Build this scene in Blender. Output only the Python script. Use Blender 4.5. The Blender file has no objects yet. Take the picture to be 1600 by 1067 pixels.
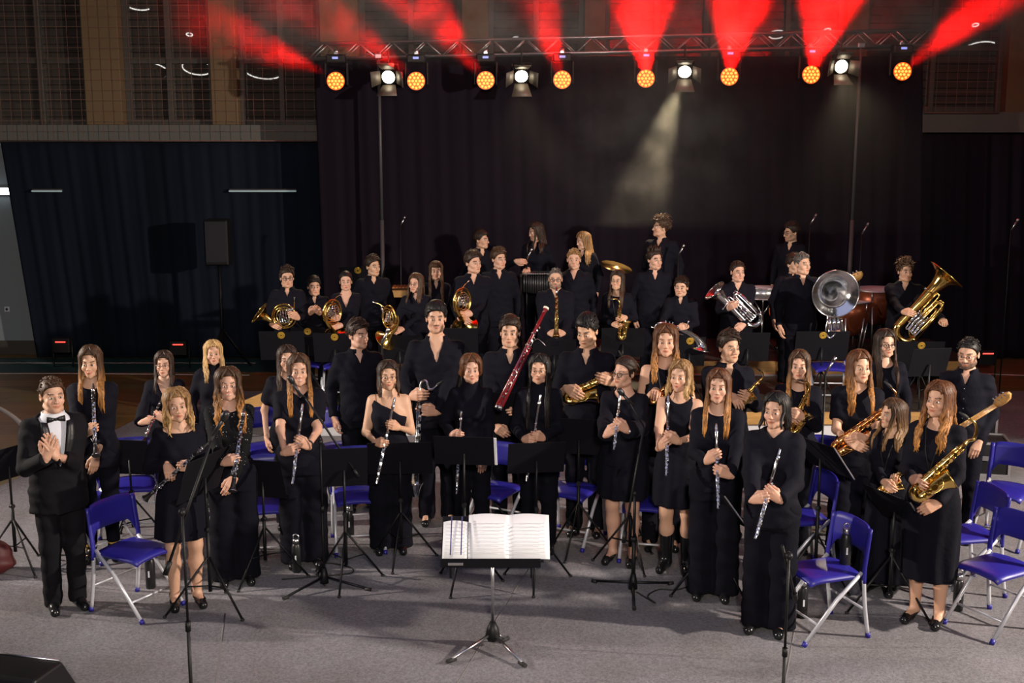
import bpy, math, random
import numpy as np
from mathutils import Matrix, Vector
random.seed(7); np.random.seed(7)
SC = bpy.context.scene
COL = SC.collection
rad = math.radians
V3 = lambda *a: np.array(a, dtype=float)
# ---------------------------------------------------------------- camera
F_PX, PITCH, CAM_H = 1858.0, math.atan((533.5-203)/1858.0), 3.46
cp, sp = math.cos(PITCH), math.sin(PITCH)
def ray(x, y):
    u, v = (x-800)/F_PX, (533.5-y)/F_PX
    return V3(u, cp+v*sp, -sp+v*cp)
def P(x, y, d):                       # point of the place seen at (x, y), d metres down the hall
    r = ray(x, y); return V3(0, 0, CAM_H)+r*(d/r[1])
def G(x, y, z=0.0):                   # point on the level z seen at (x, y)
    r = ray(x, y); return V3(0, 0, CAM_H)+r*((z-CAM_H)/r[2])
def unit(v):
    v = np.asarray(v, float); n = np.linalg.norm(v); return v/n if n > 1e-9 else v
cam = bpy.data.cameras.new('camera'); camo = bpy.data.objects.new('camera', cam); COL.objects.link(camo)
cam.sensor_width = 36; cam.lens = F_PX/1600*36
camo.location = (0, 0, CAM_H); camo.rotation_euler = (math.pi/2-PITCH, 0, 0)
cam.clip_end = 200
SC.camera = camo
# ---------------------------------------------------------------- materials
def mat(name, col, rough=.6, metal=0., emit=None, es=1., spec=.5, bump=0., bscale=60., var=0., vscale=8., stretch=None, sheen=0., coat=0.):
    m = bpy.data.materials.new(name); m.use_nodes = True
    nt = m.node_tree; b = nt.nodes['Principled BSDF']
    b.inputs['Base Color'].default_value = (*col, 1); b.inputs['Roughness'].default_value = rough
    b.inputs['Metallic'].default_value = metal; b.inputs['Specular IOR Level'].default_value = spec
    b.inputs['Sheen Weight'].default_value = sheen; b.inputs['Coat Weight'].default_value = coat
    if emit: b.inputs['Emission Color'].default_value = (*emit, 1); b.inputs['Emission Strength'].default_value = es
    tc = None
    def coords(sc):
        nonlocal tc
        if tc is None: tc = nt.nodes.new('ShaderNodeTexCoord')
        mp = nt.nodes.new('ShaderNodeMapping'); nt.links.new(tc.outputs['Object'], mp.inputs['Vector'])
        st = stretch or (1, 1, 1); mp.inputs['Scale'].default_value = tuple(sc*k for k in st); return mp
    if var:
        n = nt.nodes.new('ShaderNodeTexNoise'); n.inputs['Detail'].default_value = 4
        n.inputs['Scale'].default_value = 1; nt.links.new(coords(vscale).outputs[0], n.inputs['Vector'])
        r = nt.nodes.new('ShaderNodeValToRGB'); e = r.color_ramp.elements
        e[0].position = .3; e[1].position = .7
        e[0].color = (*[c*(1-var) for c in col], 1); e[1].color = (*[min(1, c*(1+var)) for c in col], 1)
        nt.links.new(n.outputs['Fac'], r.inputs[0]); nt.links.new(r.outputs[0], b.inputs['Base Color'])
    if bump:
        n = nt.nodes.new('ShaderNodeTexNoise'); n.inputs['Detail'].default_value = 3; n.inputs['Scale'].default_value = 1
        nt.links.new(coords(bscale).outputs[0], n.inputs['Vector'])
        bp = nt.nodes.new('ShaderNodeBump'); bp.inputs['Strength'].default_value = bump; bp.inputs['Distance'].default_value = .01
        nt.links.new(n.outputs['Fac'], bp.inputs['Height']); nt.links.new(bp.outputs[0], b.inputs['Normal'])
    return m
M = {}
M['black_cloth'] = mat('black cloth', (.0034, .0034, .0072), .9, bump=.5, bscale=22, spec=.12)
M['black_shirt'] = mat('black shirt cotton', (.0040, .0040, .0088), .85, bump=.5, bscale=18, spec=.14)
M['suit'] = mat('charcoal suit wool', (.0050, .0048, .0070), .85, bump=.3, bscale=30, spec=.15)
M['satin'] = mat('black satin', (.004, .004, .006), .45, bump=.5, bscale=14)
M['leather'] = mat('black shoe leather', (.008, .008, .009), .22)
M['white_cotton'] = mat('white shirt cotton', (.62, .64, .70), .8, bump=.2, bscale=25)
M['mustard'] = mat('mustard sock knit', (.48, .27, .03), .9)
M['silver'] = mat('polished silver', (.80, .80, .82), .16, 1.)
M['gold'] = mat('lacquered brass', (.86, .58, .17), .17, 1.)
M['copper_gold'] = mat('red brass', (.82, .40, .13), .18, 1.)
M['dark_brass'] = mat('dull brass', (.45, .28, .10), .3, 1.)
M['grenadilla'] = mat('black grenadilla wood', (.010, .009, .010), .3)
M['bassoon_red'] = mat('dark red maple', (.16, .008, .012), .25, coat=.5)
M['ivory'] = mat('ivory ring', (.75, .70, .58), .4)
M['stand_black'] = mat('black powder-coated steel', (.005, .005, .006), .5, spec=.3)
M['desk_black'] = mat('black desk sheet', (.0035, .0034, .006), .7, spec=.15)
M['chrome'] = mat('brushed chrome', (.55, .55, .57), .3, 1.)
M['chair_blue'] = mat('blue plastic', (.016, .013, .22), .42)
M['chair_tube'] = mat('grey painted tube', (.52, .53, .58), .35, .3)
M['rubber'] = mat('black rubber', (.01, .01, .01), .7)
M['paper'] = mat('sheet music paper', (.78, .79, .82), .8)
M['paper_ink'] = mat('grey printed staves', (.60, .61, .64), .8)
M['binder_blue'] = mat('navy binder spine', (.02, .02, .12), .6)
M['badge'] = mat('gold badge', (.75, .48, .06), .35, .6)
M['guitar_wood'] = mat('maple neck', (.62, .33, .10), .4, var=.2, vscale=20, stretch=(1, 1, 6))
M['guitar_red'] = mat('orange sunburst lacquer', (.55, .10, .015), .2, coat=.6)
M['timpani_copper'] = mat('tarnished red copper', (.22, .055, .022), .35, .6)
M['wood'] = mat('birch plywood', (.42, .23, .07), .5, var=.25, vscale=4, stretch=(1, 6, 12))
M['xylo'] = mat('rosewood bars', (.35, .13, .04), .4)
M['bottle'] = mat('matt black bottle', (.010, .010, .012), .35)
M['mic_grey'] = mat('microphone grille', (.05, .05, .055), .4, .7)
M['lens_glass'] = mat('spectacle rim', (.02, .015, .015), .3)
M['wire_rim'] = mat('thin metal rim', (.35, .22, .15), .3, 1.)
def attr_mat(name, rough, streak=False):
    m = bpy.data.materials.new(name); m.use_nodes = True; nt = m.node_tree; b = nt.nodes['Principled BSDF']
    a = nt.nodes.new('ShaderNodeVertexColor'); a.layer_name = 'tint'
    b.inputs['Roughness'].default_value = rough
    if not streak:
        nt.links.new(a.outputs['Color'], b.inputs['Base Color'])
        b.inputs['Subsurface Weight'].default_value = .12; b.inputs['Subsurface Scale'].default_value = .02
        b.inputs['Subsurface Radius'].default_value = (1, .4, .25); b.inputs['Specular IOR Level'].default_value = .4
        return m
    tc = nt.nodes.new('ShaderNodeTexCoord'); mp = nt.nodes.new('ShaderNodeMapping'); mp.inputs['Scale'].default_value = (90, 90, 9)
    n = nt.nodes.new('ShaderNodeTexNoise'); n.inputs['Scale'].default_value = 1; n.inputs['Detail'].default_value = 2
    mx = nt.nodes.new('ShaderNodeMix'); mx.data_type = 'RGBA'; mx.blend_type = 'MULTIPLY'; mx.inputs[0].default_value = 1
    r = nt.nodes.new('ShaderNodeValToRGB'); r.color_ramp.elements[0].color = (.45, .42, .40, 1); r.color_ramp.elements[1].color = (1.25, 1.25, 1.25, 1)
    r.color_ramp.elements[0].position = .35; r.color_ramp.elements[1].position = .65
    L = nt.links.new
    L(tc.outputs['Object'], mp.inputs[0]); L(mp.outputs[0], n.inputs['Vector']); L(n.outputs['Fac'], r.inputs[0])
    L(a.outputs['Color'], mx.inputs[6]); L(r.outputs[0], mx.inputs[7]); L(mx.outputs[2], b.inputs['Base Color'])
    b.inputs['Specular IOR Level'].default_value = .28
    bp = nt.nodes.new('ShaderNodeBump'); bp.inputs['Strength'].default_value = .5; bp.inputs['Distance'].default_value = .004
    L(n.outputs['Fac'], bp.inputs['Height']); L(bp.outputs[0], b.inputs['Normal'])
    return m
M['skin'] = attr_mat('skin', .5)
M['hair'] = attr_mat('hair', .5, True)
def sparkle(name, base, spot, scale, thr, rough=.2, metal=1.):
    m = mat(name, base, .8); nt = m.node_tree; b = nt.nodes['Principled BSDF']
    tc = nt.nodes.new('ShaderNodeTexCoord'); v = nt.nodes.new('ShaderNodeTexVoronoi'); v.inputs['Scale'].default_value = scale
    c = nt.nodes.new('ShaderNodeMath'); c.operation = 'LESS_THAN'; c.inputs[1].default_value = thr
    mx = nt.nodes.new('ShaderNodeMix'); mx.data_type = 'RGBA'; mx.inputs[6].default_value = (*base, 1); mx.inputs[7].default_value = (*spot, 1)
    L = nt.links.new; L(tc.outputs['Object'], v.inputs['Vector']); L(v.outputs['Distance'], c.inputs[0]); L(c.outputs[0], mx.inputs[0]); L(mx.outputs[2], b.inputs['Base Color'])
    if metal: L(c.outputs[0], b.inputs['Metallic'])
    b.inputs['Roughness'].default_value = .85; b.inputs['Specular IOR Level'].default_value = .15
    if metal:
        rr = nt.nodes.new('ShaderNodeMapRange'); rr.inputs[3].default_value = .85; rr.inputs[4].default_value = rough; L(c.outputs[0], rr.inputs[0]); L(rr.outputs[0], b.inputs['Roughness'])
    return m
M['sequin'] = sparkle('black cloth with sequins', (.0045, .0045, .006), (.9, .9, .95), 46, .12, .4)
M['lace'] = sparkle('black floral lace', (.012, .011, .013), (.22, .11, .07), 60, .24, metal=0)
# ---------------------------------------------------------------- mesh builder
class MB:
    def __init__(s): s.v = []; s.f = []; s.sm = []; s.n = 0
    def add(s, v, f, smooth=True):
        v = np.asarray(v, float); s.v.append(v); n = s.n
        for q in f: s.f.append(tuple(int(i)+n for i in q))
        s.sm += ([smooth]*len(f) if isinstance(smooth, bool) else list(smooth)); s.n += len(v); return s
    def tube(s, pts, r, sides=10, cap=True, closed=False, flat=1., up=None):
        pts = np.asarray(pts, float); n = len(pts)
        r = np.full(n, r, float) if np.isscalar(r) else np.asarray(r, float)
        if closed: T = np.roll(pts, -1, 0)-np.roll(pts, 1, 0)
        else: T = np.gradient(pts, axis=0)
        T /= np.maximum(np.linalg.norm(T, axis=1, keepdims=True), 1e-9)
        u = V3(0, 0, 1) if up is None else np.asarray(up, float)
        if abs(u@T[0]) > .95: u = V3(1, 0, 0) if abs(T[0][0]) < .9 else V3(0, 1, 0)
        u = unit(u-(u@T[0])*T[0]); a = np.linspace(0, 2*math.pi, sides, endpoint=False)
        if sides == 4: a = a+math.pi/4
        ca, sa = np.cos(a)[:, None], np.sin(a)[:, None]; out = []
        for i in range(n):
            u = u-(u@T[i])*T[i]; u = unit(u); w = np.cross(T[i], u)
            out.append(pts[i]+r[i]*(ca*u+flat*sa*w))
        v = np.concatenate(out); f = []; sm = []
        for i in range(n if closed else n-1):
            j = (i+1) % n
            for k in range(sides):
                l = (k+1) % sides; f.append((i*sides+k, i*sides+l, j*sides+l, j*sides+k)); sm.append(sides > 4)
        if cap and not closed:
            f.append(tuple(range(sides))[::-1]); f.append(tuple(range((n-1)*sides, n*sides))); sm += [False, False]
        return s.add(v, f, sm)
    def rod(s, a, b, r, sides=8, r2=None): return s.tube([a, b], [r, r if r2 is None else r2], sides)
    def box(s, c, size, b=.0, R=None):
        c = np.asarray(c, float); h = np.asarray(size, float)/2; b = max(min(b, h.min()*.9), 1e-4)
        v = []; idx = {}
        for sx in (-1, 1):
            for sy in (-1, 1):
                for sz in (-1, 1):
                    for ax in range(3):
                        sg = V3(sx, sy, sz); p = sg*(h-b); p[ax] = sg[ax]*h[ax]; idx[(sx, sy, sz, ax)] = len(v); v.append(p)
        f = []
        for ax in range(3):
            o = [i for i in range(3) if i != ax]
            for sg in (-1, 1):
                q = []
                for a, d in ((-1, -1), (1, -1), (1, 1), (-1, 1)):
                    k = [0, 0, 0]; k[ax] = sg; k[o[0]] = a; k[o[1]] = d; q.append(idx[(*k, ax)])
                f.append(tuple(q if (sg > 0) == (ax != 1) else q[::-1]))
        for ax in range(3):
            o = [i for i in range(3) if i != ax]
            for a in (-1, 1):
                for d in (-1, 1):
                    k1 = [0, 0, 0]; k2 = [0, 0, 0]; k1[ax] = -1; k2[ax] = 1
                    for k in (k1, k2): k[o[0]] = a; k[o[1]] = d
                    f.append((idx[(*k1, o[0])], idx[(*k2, o[0])], idx[(*k2, o[1])], idx[(*k1, o[1])]))
        for sx in (-1, 1):
            for sy in (-1, 1):
                for sz in (-1, 1): f.append(tuple(idx[(sx, sy, sz, a)] for a in range(3)))
        v = np.array(v)
        cen = [(v[list(q)].mean(0)) for q in f]; f2 = []
        for q, m_ in zip(f, cen):
            nn = np.cross(v[q[1]]-v[q[0]], v[q[2]]-v[q[0]]); f2.append(q if nn@m_ > 0 else q[::-1])
        if R is not None: v = v@np.asarray(R, float).T
        return s.add(v+c, f2, False)
    def ball(s, c, r, seg=12, R=None):
        r = np.full(3, r, float) if np.isscalar(r) else np.asarray(r, float); n = seg//2
        v = [(0, 0, 1)]
        for i in range(1, n):
            t = math.pi*i/n
            for k in range(seg): p = 2*math.pi*k/seg; v.append((math.sin(t)*math.cos(p), math.sin(t)*math.sin(p), math.cos(t)))
        v.append((0, 0, -1)); v = np.array(v)*r
        if R is not None: v = v@np.asarray(R, float).T
        f = [(0, 1+k, 1+(k+1) % seg) for k in range(seg)]
        for i in range(n-2):
            for k in range(seg):
                l = (k+1) % seg; f.append((1+i*seg+k, 1+(i+1)*seg+k, 1+(i+1)*seg+l, 1+i*seg+l))
        e = len(v)-1; o = 1+(n-2)*seg
        f += [(o+k, e, o+(k+1) % seg) for k in range(seg)]
        return s.add(v+np.asarray(c, float), f)
    def ring(s, c, R_, r, ax=(0, 0, 1), seg=24, sides=8, e=1.):
        ax = unit(ax); u = unit(np.cross(ax, V3(0, 0, 1) if abs(ax[2]) < .9 else V3(1, 0, 0))); w = np.cross(ax, u)
        a = np.linspace(0, 2*math.pi, seg, endpoint=False)
        return s.tube([np.asarray(c, float)+R_*(math.cos(t)*u+e*math.sin(t)*w) for t in a], r, sides, closed=True, up=ax)
    def sheet(s, grid, thick=0.):          # grid (m,n,3) of points -> a solid sheet with thickness along its normals
        g = np.asarray(grid, float); m_, n_ = g.shape[:2]
        du = np.gradient(g, axis=0); dv = np.gradient(g, axis=1); nn = np.cross(du, dv); nn /= np.maximum(np.linalg.norm(nn, axis=2, keepdims=True), 1e-9)
        a = (g+nn*thick/2).reshape(-1, 3); b = (g-nn*thick/2).reshape(-1, 3); N = m_*n_; f = []
        for i in range(m_-1):
            for j in range(n_-1):
                k = i*n_+j; f.append((k, k+n_, k+n_+1, k+1)); f.append((N+k, N+k+1, N+k+n_+1, N+k+n_))
        brd = [j for j in range(n_)]+[i*n_+n_-1 for i in range(1, m_)]+[(m_-1)*n_+j for j in range(n_-2, -1, -1)]+[i*n_ for i in range(m_-2, 0, -1)]
        sm = [True]*len(f)
        for q, w in zip(brd, brd[1:]+brd[:1]): f.append((q, w, N+w, N+q)); sm.append(False)
        return s.add(np.concatenate([a, b]), f, sm)
    def out(s): return np.concatenate(s.v), s.f, s.sm
    def build(s, name, m, parent=None, mw=None):
        v, f, sm = s.out(); return mesh_obj(name, v, f, m, parent, sm, mw)
def mesh_obj(name, v, f, m, parent=None, smooth=True, mw=None, colors=None):
    me = bpy.data.meshes.new(name); v = np.asarray(v, np.float32)
    if isinstance(f, np.ndarray):
        n, k = f.shape; me.vertices.add(len(v)); me.vertices.foreach_set('co', v.ravel()); me.loops.add(n*k); me.polygons.add(n)
        me.loops.foreach_set('vertex_index', f.astype(np.int32).ravel()); me.polygons.foreach_set('loop_start', np.arange(0, n*k, k, dtype=np.int32))
        me.update(calc_edges=True)
    else: me.from_pydata(v.tolist(), [], f)
    np_ = len(me.polygons)
    me.polygons.foreach_set('use_smooth', np.full(np_, smooth, bool) if isinstance(smooth, bool) else np.array(smooth, bool))
    if colors is not None:
        ca = me.color_attributes.new('tint', 'FLOAT_COLOR', 'POINT'); c4 = np.ones((len(v), 4), np.float32); c4[:, :3] = colors
        ca.data.foreach_set('color', c4.ravel())
    me.materials.append(m); me.update()
    o = bpy.data.objects.new(name, me); COL.objects.link(o)
    if parent is not None: o.parent = parent
    if mw is not None: o.matrix_basis = mw
    return o
def tag(o, label, cat, group=None):
    o['label'] = label; o['category'] = cat
    if group: o['group'] = group
    return o
def thing(name, label, cat, loc=(0, 0, 0), rz=0., group=None):
    o = bpy.data.objects.new(name, None); COL.objects.link(o); o.empty_display_size = .1
    o.location = tuple(float(c) for c in loc); o.rotation_euler = (0, 0, rz)
    return tag(o, label, cat, group)
def structure(o): o['kind'] = 'structure'; return o
def kids(o): return [c for c in bpy.data.objects if c.parent == o]
def dup(root, label, mw=None, group=None):
    r = root.copy(); COL.objects.link(r); r['label'] = label
    if group: r['group'] = group
    if mw is not None: r.matrix_basis = mw
    for c in kids(root):
        k = c.copy(); COL.objects.link(k); k.parent = r
        for g in kids(c):
            q = g.copy(); COL.objects.link(q); q.parent = k
    return r
def frame(o, X, Y, Z, sc=1.):
    m = Matrix.Identity(4)
    for i, a in enumerate((X, Y, Z)):
        for k in range(3): m[k][i] = float(a[k])*sc
    for k in range(3): m[k][3] = float(o[k])
    return m
def smooth_path(pts, n=24):               # Catmull-Rom through the points
    p = np.asarray(pts, float); p = np.vstack([2*p[0]-p[1], p, 2*p[-1]-p[-2]]); m_ = len(p)-3
    out = []
    for t in np.linspace(0, m_-1e-6, n):
        i = int(t); u = t-i; a, b, c, d = p[i:i+4]
        out.append(.5*((2*b)+(c-a)*u+(2*a-5*b+4*c-d)*u*u+(3*b-a-3*c+d)*u**3))
    return np.array(out)
# ---------------------------------------------------------------- signed-distance sculpting
class SDF:
    def __init__(s, lo, hi, h):
        s.lo = np.asarray(lo, float); s.h = h; s.n = np.ceil((np.asarray(hi)-s.lo)/h).astype(int)+1
        s.F = np.full(tuple(s.n), 1.0, np.float32)
        s.ax = [(s.lo[i]+h*np.arange(s.n[i])).astype(np.float32) for i in range(3)]
    def sub(s, lo, hi, pad):
        sl = []
        for i in range(3):
            a = max(0, int((lo[i]-pad-s.lo[i])/s.h)); b = min(s.n[i], int((hi[i]+pad-s.lo[i])/s.h)+2); sl.append(slice(a, max(b, a)))
        sl = tuple(sl); X = s.ax[0][sl[0]][:, None, None]; Y = s.ax[1][sl[1]][None, :, None]; Z = s.ax[2][sl[2]][None, None, :]
        return sl, X, Y, Z
    def put(s, sl, d, k):
        A = s.F[sl]
        if A.size == 0: return
        if k > 0:
            hh = np.maximum(k-np.abs(A-d), 0)/k; s.F[sl] = np.minimum(A, d)-hh*hh*k*.25
        else: s.F[sl] = np.minimum(A, d)
    def cone(s, a, b, ra, rb, k=.02, ysc=1., plane=None):
        a = np.asarray(a, float); b = np.asarray(b, float); r = max(ra, rb)
        sl, X, Y, Z = s.sub(np.minimum(a, b)-r, np.maximum(a, b)+r, k+2*s.h)
        ba = (b-a).astype(np.float32); L = max(float(ba@ba), 1e-9)
        px, py, pz = X-np.float32(a[0]), (Y-np.float32(a[1])), Z-np.float32(a[2])
        t = np.clip((px*ba[0]+py*ba[1]+pz*ba[2])/L, 0, 1)
        d = np.sqrt((px-t*ba[0])**2+((py-t*ba[1])/ysc)**2+(pz-t*ba[2])**2)-(ra+(rb-ra)*t)
        if plane is not None:
            c, n = plane; d = np.maximum(d, (X-c[0])*n[0]+(Y-c[1])*n[1]+(Z-c[2])*n[2])
        s.put(sl, d.astype(np.float32), k); return s
    def ell(s, c, r, k=.02, neg=False):
        c = np.asarray(c, float); r = np.asarray(r, float)
        sl, X, Y, Z = s.sub(c-r, c+r, k+2*s.h)
        q = np.sqrt(((X-c[0])/r[0])**2+((Y-c[1])/r[1])**2+((Z-c[2])/r[2])**2); d = ((q-1)*r.min()).astype(np.float32)
        if neg:
            A = s.F[sl]; d = -d; hh = np.maximum(k-np.abs(A-d), 0)/k if k > 0 else 0; s.F[sl] = np.maximum(A, d)+hh*hh*k*.25
        else: s.put(sl, d, k)
        return s
    def loft(s, zs, As, Bs, k=.03, cy=None, off=0., fold=None):     # elliptical sections along z
        zs = np.asarray(zs, float); sl, X, Y, Z = s.sub((-1, -1, zs[0]), (1, 1, zs[-1]), k)
        z = s.ax[2][sl[2]]; a = (np.interp(z, zs, As)+off).astype(np.float32)[None, None, :]; b = (np.interp(z, zs, Bs)+off).astype(np.float32)[None, None, :]
        c = 0 if cy is None else np.interp(z, zs, cy).astype(np.float32)[None, None, :]
        q = np.sqrt((X/a)**2+((Y-c)/b)**2); d = (q-1)*np.minimum(a, b)
        if fold: d = d+fold[0]*np.sin(fold[1]*np.arctan2(X, Y-c)+.6*np.sin(9*Z))*np.clip((zs[-1]-Z)/max(zs[-1]-zs[0], .01), 0, 1)
        d = np.maximum(d, np.maximum(zs[0]-Z, Z-zs[-1])); s.put(sl, d.astype(np.float32), k); return s
    def cut(s, fn):                        # keep where fn<0
        X = s.ax[0][:, None, None]; Y = s.ax[1][None, :, None]; Z = s.ax[2][None, None, :]
        s.F = np.maximum(s.F, fn(X, Y, Z)).astype(np.float32); return s
    def wrinkle(s, amp, fz, fx):
        X = s.ax[0][:, None, None]; Y = s.ax[1][None, :, None]; Z = s.ax[2][None, None, :]
        s.F = s.F+(amp*np.sin(fz*Z+fx*X+2*np.sin(17*X+11*Z))*np.sin(.45*fz*Z-1.4*fx*X+fx*Y)).astype(np.float32); return s
    def mesh(s):
        F = np.pad(s.F, 1, constant_values=1.0); S = F < 0
        cs = [(i, j, k) for i in (0, 1) for j in (0, 1) for k in (0, 1)]
        n = np.array(F.shape)-1; cnt = np.zeros(tuple(n), np.int8)
        for i, j, k in cs: cnt += S[i:i+n[0], j:j+n[1], k:k+n[2]]
        msk = (cnt > 0) & (cnt < 8); ii = np.argwhere(msk); idx = np.full(tuple(n), -1, np.int64); idx[msk] = np.arange(len(ii))
        val = {c: F[ii[:, 0]+c[0], ii[:, 1]+c[1], ii[:, 2]+c[2]] for c in cs}
        acc = np.zeros((len(ii), 3)); w = np.zeros(len(ii))
        for a in cs:
            for ax in range(3):
                if a[ax] == 0:
                    b = list(a); b[ax] = 1; b = tuple(b); fa, fb = val[a], val[b]; c = (fa < 0) != (fb < 0)
                    t = np.where(c, fa/np.where(c, fa-fb, 1), 0); p = np.tile(np.array(a, float), (len(ii), 1)); p[:, ax] += t
                    acc += p*c[:, None]; w += c
        v = (ii-1+acc/w[:, None])*s.h+s.lo; faces = []
        for ax in range(3):
            o1, o2 = [(1, 2), (2, 0), (0, 1)][ax]
            A = np.take(S, range(0, S.shape[ax]-1), ax); B = np.take(S, range(1, S.shape[ax]), ax); e = np.argwhere(A != B)
            ok = (e[:, o1] > 0) & (e[:, o2] > 0) & (e[:, o1] < n[o1]) & (e[:, o2] < n[o2]); e = e[ok]
            q = []
            for d1, d2 in ((-1, -1), (0, -1), (0, 0), (-1, 0)):
                c = e.copy(); c[:, o1] += d1; c[:, o2] += d2; q.append(idx[c[:, 0], c[:, 1], c[:, 2]])
            q = np.stack(q, 1); ins = A[e[:, 0], e[:, 1], e[:, 2]]; q[~ins] = q[~ins][:, ::-1]; faces.append(q)
        f = np.concatenate(faces); return v, f[(f >= 0).all(1)]
# ---------------------------------------------------------------- hands
def make_hand(kind):
    A = {'grip': (42, 95, 140), 'relax': (22, 48, 68), 'flat': (2, 6, 10), 'hold': (30, 62, 92)}[kind]
    s = SDF((-.07, -.075, -.10), (.21, .085, .06), .0042)
    s.cone((-.022, 0, 0), (.0, 0, 0), .0235, .024, .02)
    kn = [.031, .011, -.009, -.028]; ln = [(.042, .026, .021), (.046, .029, .022), (.042, .027, .021), (.033, .021, .018)]
    for i, y in enumerate(kn):
        k = V3(.087-.004*abs(i-1), y, .002-.003*abs(i-1.2)); s.cone((.005, y*.5, 0), k, .018, .0125, .012)
        p = k
        for j in range(3):
            t = rad(A[j]+(i-1)*3); q = p+ln[i][j]*V3(math.cos(t), (i-1.5)*-.05*(kind == 'flat')+.0, -math.sin(t))
            s.cone(p, q, .0102-.0012*j, .0096-.0013*j, .004); p = q
    th = {'grip': [(.018, .026, -.006), (.048, .047, -.022), (.078, .043, -.043), (.098, .024, -.058)],
          'relax': [(.018, .026, -.004), (.05, .05, -.014), (.083, .055, -.024), (.106, .05, -.034)],
          'flat': [(.018, .026, -.002), (.045, .054, -.006), (.072, .07, -.01), (.097, .077, -.012)],
          'hold': [(.018, .026, -.004), (.05, .05, -.02), (.08, .048, -.038), (.102, .036, -.052)]}[kind]
    for a, b, ra, rb in zip(th, th[1:], (.017, .0125, .0108), (.0125, .011, .009)): s.cone(a, b, ra, rb, .008)
    return s.mesh()
HANDS = {k: make_hand(k) for k in ('grip', 'relax', 'flat', 'hold')}
# ---------------------------------------------------------------- heads
def make_head(fem):
    s = SDF((-.11, -.15, -.24), (.11, .13, .15), .0044)
    s.ell((0, .012, .035), (.074, .093, .087), 0)
    s.ell((0, -.02, -.03), (.061 if not fem else .058, .070, .082), .03)
    s.ell((0, -.045, -.078), (.044 if not fem else .040, .045, .034), .03)
    s.ell((0, -.077, -.1), (.020 if not fem else .016, .016, .016), .025)
    for x in (-1, 1):
        s.ell((x*.041, -.060, -.034), (.022, .022, .022), .02)
        s.cone((x*.058, .005, -.07), (x*.045, -.05, -.092), .011 if not fem else .009, .010 if not fem else .009, .025)
    s.cone((-.034, -.081, .02), (.034, -.081, .02), .011 if not fem else .008, .011 if not fem else .008, .016)
    for x in (-1, 1): s.ell((x*.031, -.103, -.001), (.0165, .017, .0125), .010, True)
    s.cone((0, -.090, .012), (0, -.111 if not fem else -.107, -.033), .0075, .0115 if not fem else .0095, .010)
    for x in (-1, 1): s.ell((x*.0105, -.099, -.038), (.008, .010, .0075), .006)
    s.cone((-.019, -.086, -.0635), (0, -.0955, -.0605), .005, .0062, .006); s.cone((.019, -.086, -.0635), (0, -.0955, -.0605), .005, .0062, .006)
    s.cone((-.016, -.086, -.067), (.016, -.086, -.067), .0055, .0055, .006); s.cone((-.008, -.092, -.0715), (.008, -.092, -.0715), .0065, .0065, .006)
    for x in (-1, 1):
        s.ell((x*.078, .012, -.006), (.009, .019, .031), .008); s.ell((x*.083, .006, -.004), (.006, .009, .016), .004, True)
    r = .049 if not fem else .043
    s.cone((0, .008, -.07), (0, .022, -.2), r, r*1.03, .03)
    return s.mesh()
HEADS = {False: make_head(False), True: make_head(True)}
SKIN = V3(.56, .335, .235)
def head_colors(v, fem, skin, browc, beard, smile):
    c = np.tile(skin, (len(v), 1)); x, y, z = np.abs(v[:, 0]), v[:, 1], v[:, 2]
    front = y < -.045
    def mix(w, col):
        nonlocal c
        w = np.clip(w, 0, 1)[:, None]; c = c*(1-w)+np.asarray(col)*w
    blush = np.exp(-(((x-.042)/.02)**2+((z+.035)/.018)**2))*front; mix(.22*blush, skin*V3(1.15, .72, .68))
    mix(.25*np.exp(-((x/.014)**2+((z+.036)/.012)**2))*front, skin*V3(1.1, .75, .7))
    bz = .0235+.004*np.clip((x-.015)/.03, 0, 1)-.006*np.clip((x-.04)/.012, 0, 1)
    w = (np.abs(z-bz) < (.0042 if fem else .0058)) & (x > .012) & (x < .05) & front; mix(w*.85, browc)
    mix(.35*np.exp(-(((x-.031)/.018)**2+((z-.004)/.012)**2))*front, skin*V3(.75, .6, .55))
    wid = .021 if smile < .5 else .026
    lz = -.0665+smile*.010*(x/.022)**2
    w = np.clip(1.4-np.sqrt((x/wid)**2+((z-lz)/.0105)**4), 0, 1)*1.6; mix(w*(y < -.07), skin*(V3(.9, .56, .53) if fem else V3(.92, .66, .62)))
    w = np.exp(-((z-lz)/.0022)**2)*(x < wid)*(y < -.07)
    if smile >= .9: mix(np.exp(-((z-lz)/.004)**2)*(x < .018)*(y < -.07), (.62, .58, .54))
    else: mix(w*.8, skin*V3(.3, .14, .14))
    if beard > 0:
        jaw = np.clip((-.045-z)/.02, 0, 1)*np.clip((.03-y)/.03, 0, 1)*(z > -.135)
        jaw = np.maximum(jaw, np.clip((x-.052)/.012, 0, 1)*np.clip((.01-z)/.03, 0, 1)*np.clip((.0-y)/.02, 0, 1)*(z > -.135))
        must = (np.abs(z+.052) < .0065)*(x < .026)*front
        lips = np.exp(-((x/.02)**2+((z+.067)/.009)**2)); jaw = np.maximum(jaw*(1-np.clip(1.6*lips, 0, 1)), must); mix(jaw*beard, browc*.9+skin*.06)
    elif beard < 0: mix((np.abs(z+.0515) < .0048)*(x < .024)*front*-beard, browc)
    return c
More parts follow.
